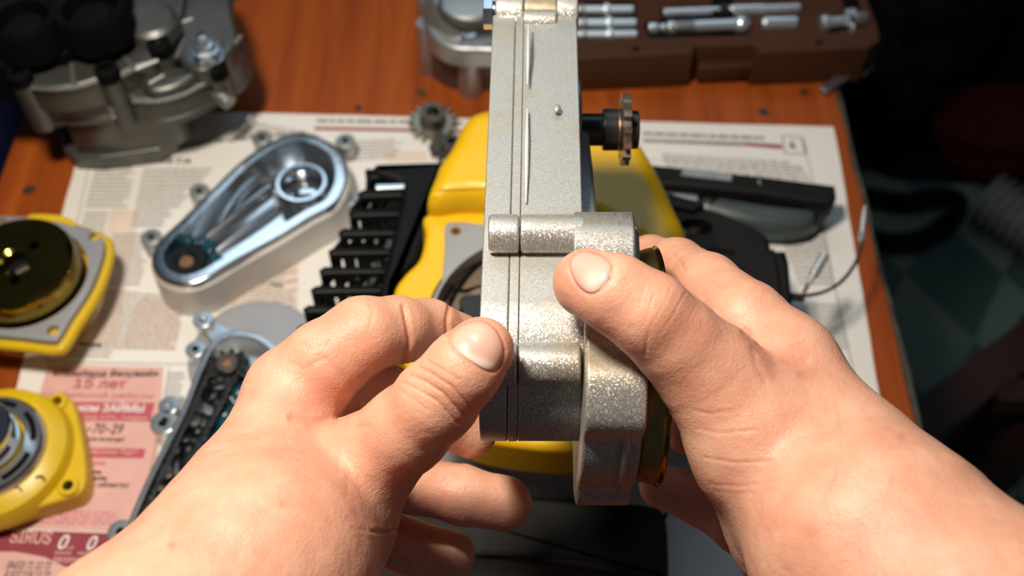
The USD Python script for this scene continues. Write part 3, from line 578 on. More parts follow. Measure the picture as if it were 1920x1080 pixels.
part('flange_plate', cut(slab(fr_, Z0 + 0.070, Z0 + HY + 0.0015, 0.0008), hole(*cf, RF - 0.0035, 0, 2, 72), hole(*Ts([(855, 440)], HY)[0], 0.0034, 0, 2)), 'grey_metal', en, 35)
w = Ts([(855, 440)], HY)[0]
part('stud_hole', lathe([(0.0022, 0), (0.0034, 0), (0.0034, 0.012), (0.0022, 0.012), (0.0022, 0)], (*w, Z0 + 0.0815), n=24), 'copper_tint', en); part('stud_hole', lathe([(0, 0), (0.0022, 0), (0.0022, 0.004), (0, 0.004)], (*w, Z0 + 0.084), n=20), 'chrome', en)
part('housing_bore', lathe([(RF - 0.0036, 0), (RF - 0.001, 0), (RF - 0.001, 0.0235), (RF - 0.0036, 0.0235), (RF - 0.0036, 0)], (*cf, Z0 + 0.068), n=72), 'grey_metal', en)
part('flywheel_disc', lathe([(0, 0), (RF - 0.004, 0), (RF - 0.004, 0.004), (0.046, 0.0055), (0.044, 0.007), (0, 0.007)], (*cf, Z0 + 0.076), n=72), 'brown_disc', en)
for q, wd in (([(828, 600), (845, 565), (862, 535), (900, 492), (960, 470)], 0.0008), ([(842, 532), (852, 540), (872, 545), (905, 537), (960, 535)], 0.0008), ([(838, 560), (850, 545), (856, 541)], 0.0006), ([(862, 600), (868, 575), (900, 568)], 0.001)):
    part('groove', tube([(*Ts([p_], 0.0845)[0], Z0 + 0.0832) for p_ in q], wd, 8, 5), 'hole_black', en)
part('clutch_shoe', slab(rounded(Ts([(858, 560), (905, 556), (960, 558), (960, 640), (880, 640)], 0.085), 0.004), Z0 + 0.080, Z0 + 0.0865, 0.001), 'black_oxide', en)
part('clutch_shoe', slab(rounded(Ts([(985, 560), (1100, 558), (1120, 640), (985, 650)], 0.085), 0.004), Z0 + 0.080, Z0 + 0.0865, 0.001), 'black_oxide', en)
# crankcase below the cowl and the black foot
cr = Ts(spline([(840, 840), (960, 876), (1085, 884), (1200, 850), (1260, 760), (1270, 620), (1220, 470), (1000, 420), (860, 460), (790, 560), (790, 700)], 6), 0.066)
part('crankcase', slab(cr, Z0 + 0.030, Z0 + 0.068, 0.002, 3, 0.002), 'grey_metal', en)
ft = Ts(rounded(np.array([(700, 962), (1215, 948), (1250, 985), (1254, 1100), (700, 1060)], float), 14), 0.040)
tankp = [(690, 930), (880, 925), (1100, 940), (1215, 948), (1244, 962), (1252, 1000), (1254, 1075), (1250, 1090), (1205, 1092), (1080, 1066), (900, 1046), (760, 1040), (690, 1036)]
tp = Ts(spline(tankp, 5), 0.036)
part('foot', slab(tp, Z0, Z0 + 0.036, 0.003, 4, 0.002), 'black_textured', en, 35)
part('foot_rib', tube([(*Ts([p_], 0.036)[0], Z0 + 0.0365) for p_ in ((1248, 965), (1238, 1000), (1238, 1050), (1225, 1078))], 0.0012, 8), 'black_textured', en)
part('foot_rib', tube([(*Ts([p_], 0.036)[0], Z0 + 0.0365) for p_ in ((900, 1040), (1050, 1046), (1130, 1055), (1170, 1075))], 0.0012, 8), 'black_textured', en)
# louvred guard
HB = 0.072
slats = [(332, 690, 838), (368, 672, 830), (404, 655, 812), (440, 636, 800), (476, 617, 790), (512, 600, 780), (548, 584, 762), (584, 570, 748), (620, 558, 742), (656, 548, 742), (692, 542, 742), (728, 538, 742)]
gd = [(706, 306), (772, 304), (842, 302), (830, 336), (812, 400), (800, 450), (786, 488), (752, 520), (738, 550), (738, 640), (745, 760), (690, 770), (690, 700), (700, 600), (715, 520), (735, 440), (750, 380), (752, 345), (690, 322)]
part('guard_body', slab(Ts(rounded(np.array(gd, float), 4), HB), Z0 + 0.018, Z0 + HB, 0.005, 4), 'black_plastic', en, 40)
for k, (y, xl, xr) in enumerate(slats):
    q = Ts(rounded(np.array([(xl, y - 1), (xl + 8, y - 9), (xr - 60, y - 9), (xr, y - 7), (xr, y + 4), (xr - 60, y + 5), (xl + 4, y + 7)], float), 2.5), HB - 0.004)
    part('louver', slab(q, Z0 + HB - 0.0072, Z0 + HB - 0.003, 0.0018, 3, 0.0004), 'black_plastic', en)
    q = Ts(rounded(np.array([(xl - 1, y - 3), (xl + 14, y - 6), (xl + 14, y + 4), (xl, y + 5)], float), 2), HB - 0.006)
    part('louver_post', slab(q, Z0 + 0.002, Z0 + HB - 0.005, 0.001, 2, 0.0012), 'black_plastic', en)
for f_ in (0.22, 0.42, 0.64, 0.86):
    p_ = [(xl + f_ * (735 - xl) + 10 * math.cos(y * 0.0873), y) for y, xl, xr in slats]
    part('guard_rib', tube([(*Ts([q], HB - 0.020)[0], Z0 + HB - 0.016) for q in p_], 0.0022, 8, 2), 'black_plastic', en)
# slot highlight bracket on the guard's top
part('guard_clip', slab(Ts(rounded(np.array([(704, 346), (782, 344), (782, 352), (704, 355)], float), 2), HB), Z0 + HB - 0.003, Z0 + HB - 0.0012, 0.0005), 'zinc', en)
# air box on the right
HA = 0.066
ab = [(1236, 372), (1300, 384), (1350, 398), (1410, 424), (1440, 444), (1448, 470), (1474, 470), (1480, 492), (1488, 592), (1486, 680), (1280, 700), (1262, 560), (1272, 470)]
W = Ts(rounded(np.array(ab, float), 6), HA)
sl = Ts(rounded(np.array([(1262, 424), (1290, 413), (1318, 414), (1334, 424), (1336, 436), (1326, 443), (1300, 440), (1266, 446)], float), 5), HA)
part('air_box', cut(slab(W, Z0 + 0.004, Z0 + HA, 0.004, 4, 0.002), slab(sl, Z0 + HA - 0.012, 2, 0.0005)), 'black_textured', en, 40)
part('slot_screw', lathe([(0, 0), (0.0042, 0), (0.004, 0.003), (0.003, 0.004), (0, 0.004)], (*Ts([(1302, 434)], HA - 0.010)[0], Z0 + HA - 0.0118), n=24), 'dark_steel', en)
part('slot_clip', slab(Ts([(1262, 430), (1286, 432), (1290, 440), (1264, 440)], HA - 0.01), Z0 + HA - 0.0118, Z0 + HA - 0.010, 0.0003), 'pale_paper', en)
part('seam', tube([(*Ts([q], HA)[0], Z0 + HA) for q in ((1326, 470), (1350, 473), (1376, 477))], 0.0012, 8, 3), 'hole_black', en)
part('seam', tube([(*Ts([q], HA)[0], Z0 + HA) for q in ((1448, 472), (1458, 520), (1464, 590))], 0.0009, 8, 3), 'hole_black', en)
part('air_box_arm', slab(Ts(rounded(np.array([(1232, 362), (1262, 366), (1330, 385), (1300, 396), (1250, 386)], float), 4), HA + 0.004), Z0 + HA - 0.01, Z0 + HA + 0.004, 0.002), 'black_textured', en)
# small tab with the yellow tip beside the index finger, wire sleeve, lead and two connectors
q0, q1 = T(733, 681, 0.070), T(780, 681, 0.070)
part('choke_lever', rod(q1, q0 + (q1 - q0) * 0.2, 0.0022, 0.0013), 'yellow_plastic', en); part('lever_tip', rod(q0 + (q1 - q0) * 0.2, q0, 0.0012), 'zinc', en)
s0, s1 = T(1415, 545, 0.062), T(1506, 560, 0.055)
part('wire_sleeve', tube([T(1395, 540, 0.064), T(1440, 550, 0.062), T(1506, 559, 0.058)], 0.0024, 10), 'wire_black', en)
part('wire', tube([T(1495, 556, 0.058), T(1540, 549, 0.050), T(1575, 530, 0.046), T(1600, 500, 0.044), T(1613, 470, 0.046), T(1617, 448, 0.048)], 0.0011, 8, 8), 'wire_black', en)
c0_, c1_ = T(1614, 452, 0.048), T(1622, 386, 0.052); dd = c1_ - c0_
for a0, b0, ra, rb in ((0, 0.36, 0.0017, 0.0017), (0.36, 0.44, 0.0011, 0.0014), (0.44, 0.70, 0.0018, 0.0018), (0.70, 0.78, 0.0012, 0.0012), (0.78, 1.0, 0.0017, 0.0008)): part('bullet_connector', rod(c0_ + dd * a0, c0_ + dd * b0, ra, rb, n=16), 'pale_metal', en)
part('connector_collar', rod(c0_ + dd * 0.02, c0_ + dd * 0.22, 0.0021, 0.0021, n=16), 'grey_label', en)
c0_, c1_ = T(1503, 556, 0.058), T(1546, 478, 0.064); dd = c1_ - c0_
for a0, b0, ra, rb in ((0, 0.42, 0.0010, 0.0016), (0.42, 0.52, 0.0018, 0.0020), (0.52, 1.0, 0.0029, 0.0029)): part('socket_connector', rod(c0_ + dd * a0, c0_ + dd * b0, ra, rb, n=18), 'pale_metal', en)
part('bare_strand', tube([T(1496, 558, 0.058), T(1508, 545, 0.06), T(1514, 530, 0.061)], 0.0006, 6), 'copper_tint', en)

# --- black tank-like casing behind the air box ------------------------------------------------------
bt = thing('plastic_casing', 'black plastic casing with a straight top bar and grey-green rounded belly, behind the air box', 'casing', (*Ts([(1400, 380)])[0], Z0))
HC = 0.030
bar = Ts(rounded(np.array([(1208, 308), (1300, 318), (1440, 333), (1566, 349), (1569, 372), (1556, 384), (1430, 366), (1300, 352), (1222, 346)], float), 4), HC)
part('top_bar', slab(bar, Z0 + 0.012, Z0 + HC, 0.003, 4), 'black_textured', bt)
bel = Ts(spline([(1330, 352), (1440, 366), (1540, 380), (1545, 402), (1520, 424), (1470, 430), (1410, 424), (1345, 408), (1300, 390)], 6), 0.020)
part('belly', loft([(inset(ccw(bel), 0.004), Z0), (bel, Z0 + 0.007), (inset(ccw(bel), 0.0015), Z0 + 0.014), (inset(ccw(bel), 0.005), Z0 + 0.019), (inset(ccw(bel), 0.011), Z0 + 0.0205)], 100), 'grey_green_plastic', bt, True)
part('latch', slab(Ts([(1280, 318), (1372, 330), (1370, 343), (1276, 332)], HC), Z0 + HC - 0.002, Z0 + HC + 0.0006, 0.0003), 'grey_label', bt)
part('label_plate', slab(Ts([(1240, 340), (1310, 348), (1308, 378), (1242, 372)], 0.022), Z0 + 0.004, Z0 + 0.0225, 0.002), 'grey_green_plastic', bt)
part('latch', slab(Ts([(1262, 364), (1308, 370), (1308, 378), (1262, 374)], 0.024), Z0 + 0.018, Z0 + 0.0235, 0.0004), 'grey_label', bt)
part('bracket', slab(rounded(Ts([(1520, 372), (1558, 382), (1552, 398), (1530, 412)], 0.022), 0.001), Z0, Z0 + 0.024, 0.0015), 'black_textured', bt)
part('mark', bx((*Ts([(1423, 345)], HC)[0], Z0 + HC + 0.0002), (0.0016, 0.004, 0.0006)), 'grey_label', bt)

# --- big old gearcase, upper left -------------------------------------------------------------------
bg = thing('transmission', 'large grey cast transmission case with black bolts, standing at the upper left of the table', 'transmission', (*Ts([(230, 250)])[0], Z0))
part('foot', slab(Ts(rounded(np.array([(112, 240), (330, 215), (338, 236), (332, 262), (296, 286), (190, 300), (138, 298), (120, 284)], float), 8), 0.012), Z0, Z0 + 0.013, 0.002, 3), 'old_alu', bg)
part('foot_step', slab(Ts([(122, 222), (225, 218), (300, 206), (332, 190), (330, 120), (130, 140)], 0.046), Z0 + 0.010, Z0 + 0.048, 0.003, 3, 0.002), 'old_alu', bg)
low_ = spline([(58, 186), (110, 193), (160, 191), (215, 183), (252, 193), (296, 194), (341, 183), (391, 158), (428, 138), (456, 108), (454, 74), (425, 4), (400, -50), (200, -90), (40, 0), (30, 100)], 6)
part('lower_case', slab(Ts(low_, 0.062), Z0 + 0.042, Z0 + 0.064, 0.003, 3, 0.002), 'old_alu', bg)
part('rim', slab(inset(ccw(Ts(low_, 0.062)), -0.0022), Z0 + 0.0415, Z0 + 0.047, 0.0015, 3), 'old_alu', bg)
part('upper_case', slab(Ts(spline([(40, 163), (59, 169), (101, 172), (148, 166), (190, 154), (222, 148), (255, 133), (296, 116), (334, 60), (340, -40), (200, -90), (60, -60), (26, 60)], 7), 0.080), Z0 + 0.060, Z0 + 0.082, 0.0022, 3), 'old_alu', bg)
part('cover', slab(Ts(spline([(318, 30), (330, 96), (352, 132), (388, 138), (430, 108), (446, 74), (440, 40), (420, -30), (350, -50)], 7), 0.074), Z0 + 0.062, Z0 + 0.076, 0.004, 4), 'old_alu', bg)
part('ramp', slab(Ts(spline([(262, 150), (300, 128), (340, 128), (372, 140), (330, 168), (282, 176)], 7), 0.070), Z0 + 0.060, Z0 + 0.071, 0.005, 4), 'old_alu', bg)
part('bearing_dome', lathe([(0, 0), (0.018, 0), (0.017, 0.009), (0.014, 0.0115), (0, 0.0115)], (*Ts([(285, 45)], 0.09)[0], Z0 + 0.082), n=48), 'old_alu', bg)
for x, y, r_ in ((40, 34, 0.023), (168, 14, 0.024)):
    part('rubber_cup', lathe([(0, 0.010), (r_ * 0.66, 0.010), (r_ * 0.72, 0.021), (r_ * 0.92, 0.023), (r_, 0.019), (r_, 0), (0, 0)][::-1], (*Ts([(x, y)], 0.113)[0], Z0 + 0.091), n=52), 'black_rubber', bg)
    part('cup_core', lathe([(0, 0), (r_ * 0.5, 0), (r_ * 0.46, 0.006), (0, 0.007)], (*Ts([(x, y)], 0.113)[0], Z0 + 0.1005), n=36), 'black_rubber', bg)
part('dark_frame', slab(Ts(rounded(np.array([(-90, -70), (245, -70), (244, 30), (224, 66), (190, 84), (150, 86), (120, 104), (60, 112), (20, 126), (-90, 120)], float), 8), 0.092), Z0 + 0.06, Z0 + 0.092, 0.003), 'black_rubber', bg)
for a_, b_, hz in (((134, 118), (141, 164), 0.082), ((276, 62), (284, 108), 0.082), ((230, 106), (256, 132), 0.082), ((256, 133), (297, 116), 0.082), ((250, 40), (266, 26), 0.09), ((340, 46), (362, 38), 0.076), ((196, 172), (214, 222), 0.06), ((330, 112), (346, 76), 0.076), ((280, 160), (308, 144), 0.071), ((440, 84), (452, 70), 0.076)):
    p_ = np.array([T(*a_, hz), T(*b_, hz)]); p_[:, 2] = Z0 + hz - 0.0006
    part('rib', tube([p_[0], (p_[0] + p_[1]) / 2, p_[1]], 0.0016, 8), 'cast_alu', bg)
for x, y, hz in ((42, 152, 0.083), (205, 145, 0.083), (303, 98, 0.083), (408, 139, 0.066)):
    w = Ts([(x, y)], hz)[0]
    part('bolt_post', lathe([(0, 0), (0.0080, 0), (0.0072, hz - 0.044), (0, hz - 0.044)], (*w, Z0 + 0.042), n=26), 'old_alu', bg)
    part('bolt', lathe([(0, 0), (0.0076, 0), (0.0076, 0.008), (0.0064, 0.009), (0.0038, 0.009), (0.0038, 0.005), (0, 0.005)], (*w, Z0 + hz - 0.002), n=22), 'black_rubber', bg)
w = Ts([(388, 104)], 0.078)[0]
part('stud_nut', join(hex_bolt((*w, Z0 + 0.076), (0, 0, 1), 0.0085, 0.006), hex_bolt((*w, Z0 + 0.0825), (0, 0, 1), 0.0072, 0.005)), 'zinc', bg); part('stud', rod((*w, Z0 + 0.076), (*w, Z0 + 0.094), 0.0032), 'chrome', bg)
part('drain_plug', rod(T(404, 172, 0.052), T(430, 194, 0.050), 0.0050), 'cast_alu', bg)
part('side_rim', tube([(*Ts([p_], 0.064)[0], Z0 + 0.0635) for p_ in ((250, 192), (296, 192), (341, 181), (391, 156))], 0.0012, 8), 'cast_alu', bg)
part('side_rim', tube([(*Ts([p_], 0.082)[0], Z0 + 0.0815) for p_ in ((59, 168), (101, 171), (148, 165), (190, 153), (222, 147), (255, 132))], 0.0010, 8), 'cast_alu', bg)

# --- small silver gear housing behind the held gearbox ----------------------------------------------
HS = 0.05
sh = thing('gear_housing', 'silver cast gear housing with a bolt, between the tool case and the transmission', 'gear housing', (*Ts([(880, 100)])[0], Z0))
o = [(788, -30), (792, 30), (808, 70), (846, 92), (900, 96), (990, 92), (1010, 20), (1000, -50), (890, -70)]
part('lower_body', slab(Ts(spline(o, 7), HS - 0.012), ZT, Z0 + HS - 0.014, 0.003, 3, 0.001), 'old_alu', sh)
part('upper_body', slab(Ts(spline(o, 7), HS), Z0 + HS - 0.016, Z0 + HS, 0.004, 4), 'cast_alu', sh)
part('dome', lathe([(0, 0), (0.034, 0), (0.032, 0.008), (0.026, 0.014), (0.016, 0.016), (0, 0.016)], (*Ts([(880, 5)], HS + 0.005)[0], Z0 + HS - 0.001), n=60), 'cast_alu', sh)
part('dome_ring', lathe([(0.021, 0), (0.0245, 0), (0.0235, 0.004), (0.021, 0.004), (0.021, 0)], (*Ts([(885, 5)], HS + 0.016)[0], Z0 + HS + 0.0125), n=50), 'old_alu', sh)
w = Ts([(879, 72)], HS)[0]
part('bolt_post', lathe([(0, 0), (0.0095, 0), (0.0085, HS - 0.001), (0.007, HS + 0.001), (0, HS + 0.001)], (*w, ZT), n=30), 'cast_alu', sh); part('bolt', hex_bolt((*w, Z0 + HS), (0, 0, 1), 0.0062, 0.005), 'zinc', sh)
part('bolt_post', lathe([(0, 0), (0.007, 0), (0.007, HS - 0.004), (0, HS - 0.004)], (*Ts([(798, 34)], HS)[0], ZT), n=26), 'cast_alu', sh)
part('oil_hole', rod((*Ts([(838, 16)], HS + 0.004)[0], Z0 + HS + 0.006), (*Ts([(838, 16)], HS + 0.004)[0], Z0 + HS + 0.0105), 0.005), 'hole_black', sh)

# --- brown tool case --------------------------------------------------------------------------------
HT = 0.032
tc = thing('tool_case', 'open brown plastic tool case with recessed tools at the far right of the table', 'tool case', (*Ts([(1350, 100)])[0], ZT))
cs = np.array([(1010, 112), (1300, 99), (1306, 86), (1416, 84), (1420, 98), (1630, 89), (1652, 74), (1648, 50), (1622, -20), (1600, -60), (1010, -50)], float)
W = Ts(rounded(cs, 3), HT)
wells = [[(1060, 2), (1190, 0), (1200, 70), (1060, 76)], [(1206, 46), (1218, 38), (1400, 34), (1412, 50), (1398, 66), (1214, 72)], [(1236, 18), (1330, 12), (1350, 30), (1390, 32), (1396, 10), (1504, 6), (1510, 24), (1400, 32), (1240, 40)], [(1424, 38), (1496, 36), (1498, 54), (1426, 56)], [(1530, 36), (1570, 24), (1626, 26), (1630, 48), (1560, 62), (1534, 58)]]
part('tray', cut(slab(W, ZT, ZT + HT, 0.0022, 3, 0.001), *[slab(Ts(rounded(np.array(q, float), 4), HT), ZT + HT - 0.009, 2, 0.0005) for q in wells]), 'brown_case', tc, 35)
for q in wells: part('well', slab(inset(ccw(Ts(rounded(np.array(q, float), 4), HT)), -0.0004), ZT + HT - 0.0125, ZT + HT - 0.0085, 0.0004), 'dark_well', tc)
part('strap', slab(Ts([(1572, -40), (1602, -40), (1612, 22), (1584, 24)], HT), ZT + HT - 0.001, ZT + HT + 0.0012, 0.0004), 'black_rubber', tc)
part('catch', slab(Ts([(1310, 100), (1414, 98), (1414, 126), (1310, 130)], HT - 0.016), ZT + 0.004, ZT + HT - 0.014, 0.001), 'brown_case', tc)
part('pivot_block', slab(Ts(rounded(np.array([(1334, 2), (1372, 0), (1374, 40), (1336, 44)], float), 4), HT), ZT + HT - 0.001, ZT + HT + 0.004, 0.001), 'black_rubber', tc)
for q in ((1192, 92), (1535, 80)): part('stud', lathe([(0, 0), (0.003, 0), (0.0026, 0.0012), (0, 0.0014)], (*Ts([q], HT)[0], ZT + HT), n=16), 'dark_well', tc)
zt = ZT + HT - 0.0016
ba = np.r_[Ts([(1060, 63)], HT)[0], zt]; bb = np.r_[Ts([(1194, 62)], HT)[0], zt]; d3 = (bb - ba) / np.linalg.norm(bb - ba)
def make_bar(label):
    t = thing('extension_bar', label, 'extension bar', ba, 'extension bars in the tool case'); L_ = np.linalg.norm(bb - ba)
    part('shaft', rod(ba, bb, 0.0036), 'tool_chrome', t)
    part('collar', rod(ba + d3 * L_ * 0.58, ba + d3 * L_ * 0.66, 0.0056), 'tool_chrome', t); part('collar', rod(ba + d3 * L_ * 0.22, ba + d3 * L_ * 0.30, 0.0052), 'knurl', t)
    return t
b0 = make_bar('chrome extension bar in the tool case, nearest the front of a row of three')
for yy, lb in ((40, 'chrome extension bar in the tool case, middle one of a row of three'), (15, 'chrome extension bar in the tool case, farthest back of a row of three')):
    dup(b0, ba + np.r_[Ts([(1060 - (yy < 30) * 4, yy + 1)], HT)[0] - ba[:2], 0], lb)
def lay(a_, b_, z=None):
    a_, b_ = np.r_[Ts([a_], HT)[0], zt + 0.003], np.r_[Ts([b_], HT)[0], zt + 0.003]; return lambda f: a_ + (b_ - a_) * f
f = lay((1214, 56), (1398, 48)); rt = thing('ratchet_handle', 'chrome ratchet handle with a knurled grip and round end in the tool case', 'ratchet', f(0.5))
part('drive_end', join(rod(f(0.01), f(0.10), 0.0042), rod(f(0.13), f(0.18), 0.0034), rod(f(0.20), f(0.27), 0.0050)), 'tool_chrome', rt); part('grip', rod(f(0.27), f(0.47), 0.0050), 'knurl', rt, label='dark knurled grip'); part('shaft', rod(f(0.46), f(0.90), 0.0046), 'tool_chrome', rt)
s_ = trimesh.creation.icosphere(3, 0.0068); s_.apply_translation(f(0.95)); part('end_ball', s_, 'tool_chrome', rt, True)
f = lay((1244, 27), (1498, 17)); sb = thing('sliding_bar', 'long chrome sliding bar lying along the back of the tool case', 'sliding bar', f(0.5))
part('shaft', rod(f(0), f(1), 0.0034), 'tool_chrome', sb); part('sleeve', rod(f(0.49), f(0.74), 0.0042), 'tool_chrome', sb); part('collar', rod(f(0.40), f(0.47), 0.0058), 'black_oxide', sb)
f = lay((1431, 47), (1492, 45)); sx = thing('socket_adapter', 'short bright chrome rod alone in its recess of the tool case', 'adapter', f(0.5)); part('shaft', rod(f(0), f(1), 0.0052), 'tool_chrome', sx); part('tip', rod(f(-0.06), f(0.04), 0.0040), 'tool_chrome', sx)
f = lay((1538, 47), (1622, 38)); uj = thing('universal_joint', 'chrome universal joint in the tool case beside the black strap', 'universal joint', f(0.5))
part('socket_end', rod(f(0), f(0.17), 0.0062), 'tool_chrome', uj); part('shaft', rod(f(0.15), f(0.62), 0.0044), 'tool_chrome', uj); part('yoke', join(rod(f(0.45) + [0.004, 0.006, 0.002], f(0.66) + [0.004, 0.006, 0.002], 0.0036), rod(f(0.55) - [-0.002, 0.008, 0], f(0.62) - [-0.002, 0.008, 0], 0.0040)), 'tool_chrome', uj); part('socket_end', rod(f(0.72), f(1.0), 0.0062), 'knurl', uj)
# --- spanner whose jaw sticks out beyond the table edge, under the case -----------------------------
wr = thing('spanner', 'grey open-ended spanner jutting past the table edge beneath the tool case', 'spanner', T(1590, 140, 0))
wa, wb = T(1540, 178, 0.0), T(1606, 130, 0.0); wa[2] = wb[2] = ZT + 0.0035; d2 = (wb - wa)[:2] / np.linalg.norm((wb - wa)[:2]); n2 = np.array([-d2[1], d2[0]])
g_ = lambda s, t: wa[:2] + d2 * s + n2 * t; LW = np.linalg.norm((wb - wa)[:2])
pl = [g_(0, -0.0035), g_(LW * 0.75, -0.0045), g_(LW * 0.92, -0.0095), g_(LW * 1.2, -0.0085), g_(LW * 1.2, -0.0040), g_(LW * 1.02, -0.0040), g_(LW * 1.02, 0.0040), g_(LW * 1.2, 0.0040), g_(LW * 1.2, 0.0085), g_(LW * 0.92, 0.0095), g_(LW * 0.75, 0.0045), g_(0, 0.0035)]
part('shank', slab(rounded(np.array(pl), 0.0008), ZT + 0.0003, ZT + 0.0052, 0.0008), 'knurl', wr)

# --- things on the floor in the dark beyond the table -----------------------------------------------
def F(px, py, z=0.0): return T(px, py, z, 0.0)
st = thing('wooden_stool', 'dark reddish-brown wooden stool with a slanting rail to the right of the table', 'stool', (*F(1850, 720, 0)[:2], 0))
a_, b_ = F(1690, 828, 0.36), F(1960, 622, 0.36)
def beam(a_, b_, w, h):
    L_ = np.linalg.norm(b_ - a_); ang = math.atan2(*(b_ - a_)[1::-1]); t = bx((0, 0, 0), (L_, w, h)); t.apply_transform(rz(ang)); t.apply_translation((a_ + b_) / 2); return t
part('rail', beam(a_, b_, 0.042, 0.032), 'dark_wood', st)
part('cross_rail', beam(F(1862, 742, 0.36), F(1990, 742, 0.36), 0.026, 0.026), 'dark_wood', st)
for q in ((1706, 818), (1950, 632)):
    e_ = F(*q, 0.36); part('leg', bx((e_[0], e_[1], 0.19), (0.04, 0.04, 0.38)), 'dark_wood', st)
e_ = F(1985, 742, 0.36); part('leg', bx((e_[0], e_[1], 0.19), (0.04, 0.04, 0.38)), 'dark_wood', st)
mt_ = thing('floor_mat', 'black rubber mat lying on the dark floor beyond the table corner', 'mat', (*F(1800, 150, 0)[:2], 0))
part('sheet', slab(np.array([F(*q)[:2] for q in ((1540, -80), (2080, -80), (2030, 300), (1920, 338), (1800, 345), (1680, 338), (1560, 300))]), 0.0, 0.0045, 0.001), 'black_rubber', mt_)
bag = thing('cloth_bag', 'black cloth bag slumped on the floor beyond the table corner', 'bag', (*F(1700, 120, 0)[:2], 0))
def lump(c, s, seed, amp=0.25):
    q = trimesh.creation.icosphere(4, 1.0); v = q.vertices; k = 1 + amp * (meshkit.fbm(v * 1.7 + 5, 4, seed) - 0.5) * 2; v = v * k[:, None] * np.asarray(s); v[:, 2] = np.maximum(v[:, 2], -s[2] * 0.8); q.vertices = v + np.asarray(c); q.apply_translation([0, 0, -q.bounds[0][2]]); return q
part('body', lump((*F(1630, 40, 0.1)[:2], 0), (0.18, 0.22, 0.16), 3), 'black_cloth', bag, True)
part('handle', tube([F(1690, 60, 0.28), F(1740, 10, 0.36), F(1800, 30, 0.34), F(1820, 90, 0.24)], 0.010, 10), 'black_cloth', bag)
rb = thing('red_bundle', 'dim red fabric bundle on the floor beside the black bag', 'bundle', (*F(1870, 250, 0)[:2], 0))
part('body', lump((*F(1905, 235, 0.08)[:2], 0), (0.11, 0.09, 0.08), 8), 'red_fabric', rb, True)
pr = thing('paper_roll', 'pale ribbed roll lying on the floor at the right edge', 'roll', (*F(1870, 385, 0)[:2], 0))
a_, b_ = F(1848, 366, 0.05), F(1965, 442, 0.05); a_[2] = b_[2] = 0.046
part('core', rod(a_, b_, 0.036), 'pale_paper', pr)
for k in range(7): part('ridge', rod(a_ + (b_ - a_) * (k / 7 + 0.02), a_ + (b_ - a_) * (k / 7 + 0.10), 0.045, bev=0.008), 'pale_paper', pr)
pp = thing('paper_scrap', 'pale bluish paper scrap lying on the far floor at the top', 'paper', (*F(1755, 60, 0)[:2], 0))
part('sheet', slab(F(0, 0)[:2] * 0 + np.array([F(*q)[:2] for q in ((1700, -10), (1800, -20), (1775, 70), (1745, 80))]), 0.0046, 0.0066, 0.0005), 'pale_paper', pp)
cb = thing('black_hose', 'black hose looped on the floor between the table and the paper roll', 'hose', (*F(1700, 420, 0)[:2], 0))
part('coil', tube([F(1590, 405, 0.02), F(1640, 446, 0.02), F(1700, 452, 0.02), F(1752, 432, 0.02), F(1790, 400, 0.02), F(1796, 374, 0.02), F(1760, 366, 0.02), F(1690, 376, 0.02), F(1600, 360, 0.02)], 0.013, 12, 8), 'black_rubber', cb)
nv_ = thing('navy_jacket', 'dark navy jacket hanging beside the left edge of the table', 'jacket', (XL - 0.10, 0.55, 0))
q = trimesh.creation.box((0.12, 0.5, 0.66)); q = q.subdivide_to_size(0.03); v = q.vertices; v = v + 0.03 * (meshkit.fbm(v * 9 + 3, 3, 2)[:, None] - 0.5) * np.array([1, 1, 0.6]); q.vertices = v; q.apply_translation((XL - 0.10, 0.62, 0.34)); part('cloth', q, 'navy_cloth', nv_, True)
# ---------------------------------------------------------------- the gearbox held in the hands
K = 0.92                                                              # distance of the held group from the eye, against the first estimate
def Gp(x, y, z): return np.array([x * K, y * K, CAM[2] + z * K])      # x across the seam, y along the case, z up
gx = thing('gearbox', 'grey metallic reduction gearbox with small sprocket on its output shaft, held in both hands', 'gearbox', Gp(0.008, 0.28, -0.40))
CL, CU, RL, RU = (0.2175, -0.352), (0.362, -0.368), 0.0352, 0.0470     # the shafts' centres in the side view, radii of the case's ends
def side(points, x0, x1, bev=0.0012, yaw=True, draft=0.0):
    "extrudes an outline of the side view (y, z) from x0 to x1, with both long edges rounded"
    p = ccw(np.asarray(points, float)); rs = []
    for k in range(0, 4): a = k / 3 * math.pi / 2; rs.append((inset(p, bev * (1 - math.sin(a))), x0 + bev * (1 - math.cos(a))))
    for k in range(0, 4): a = k / 3 * math.pi / 2; rs.append((inset(p, bev * (1 - math.cos(a)) + draft * 0), x1 - bev + bev * math.sin(a)))
    t = capped([np.column_stack([q, np.full(len(q), x)]) for q, x in rs])
    v = t.vertices; t.vertices = np.array([Gp(x + 0.018 * (y - 0.25), y, z) for y, z, x in v])
    return t
def arc(c, r, a0, a1, n): return [(c[0] + r * math.cos(t), c[1] + r * math.sin(t)) for t in np.radians(np.linspace(a0, a1, n))]
case_out = arc(CU, RU, -80, 92, 30) + arc(CL, RL, 92, 276, 36)
def ro(o_): return np.array(arc(CU, RU - o_, -80, 92, 30) + arc(CL, RL - o_, 92, 276, 36))
part('left_shell', side(ro(0), -0.0108, -0.0006, 0.0007), 'sparkle_paint', gx, 35)
part('left_shell_rim', side(ro(-0.0001), -0.0004, 0.0030, 0.0003), 'sparkle_paint', gx, 35)
part('right_shell', side(ro(0), 0.00315, 0.0268, 0.0006), 'sparkle_paint', gx, 35)
part('gasket', side(ro(0.0005), -0.0015, 0.0036, 0.0002), 'edge_dark', gx, 35)
low_d = np.array(arc(CU, RU - 0.009, -80, 92, 24) + arc(CL, RL - 0.009, 92, 276, 30)) + [0, -0.009]
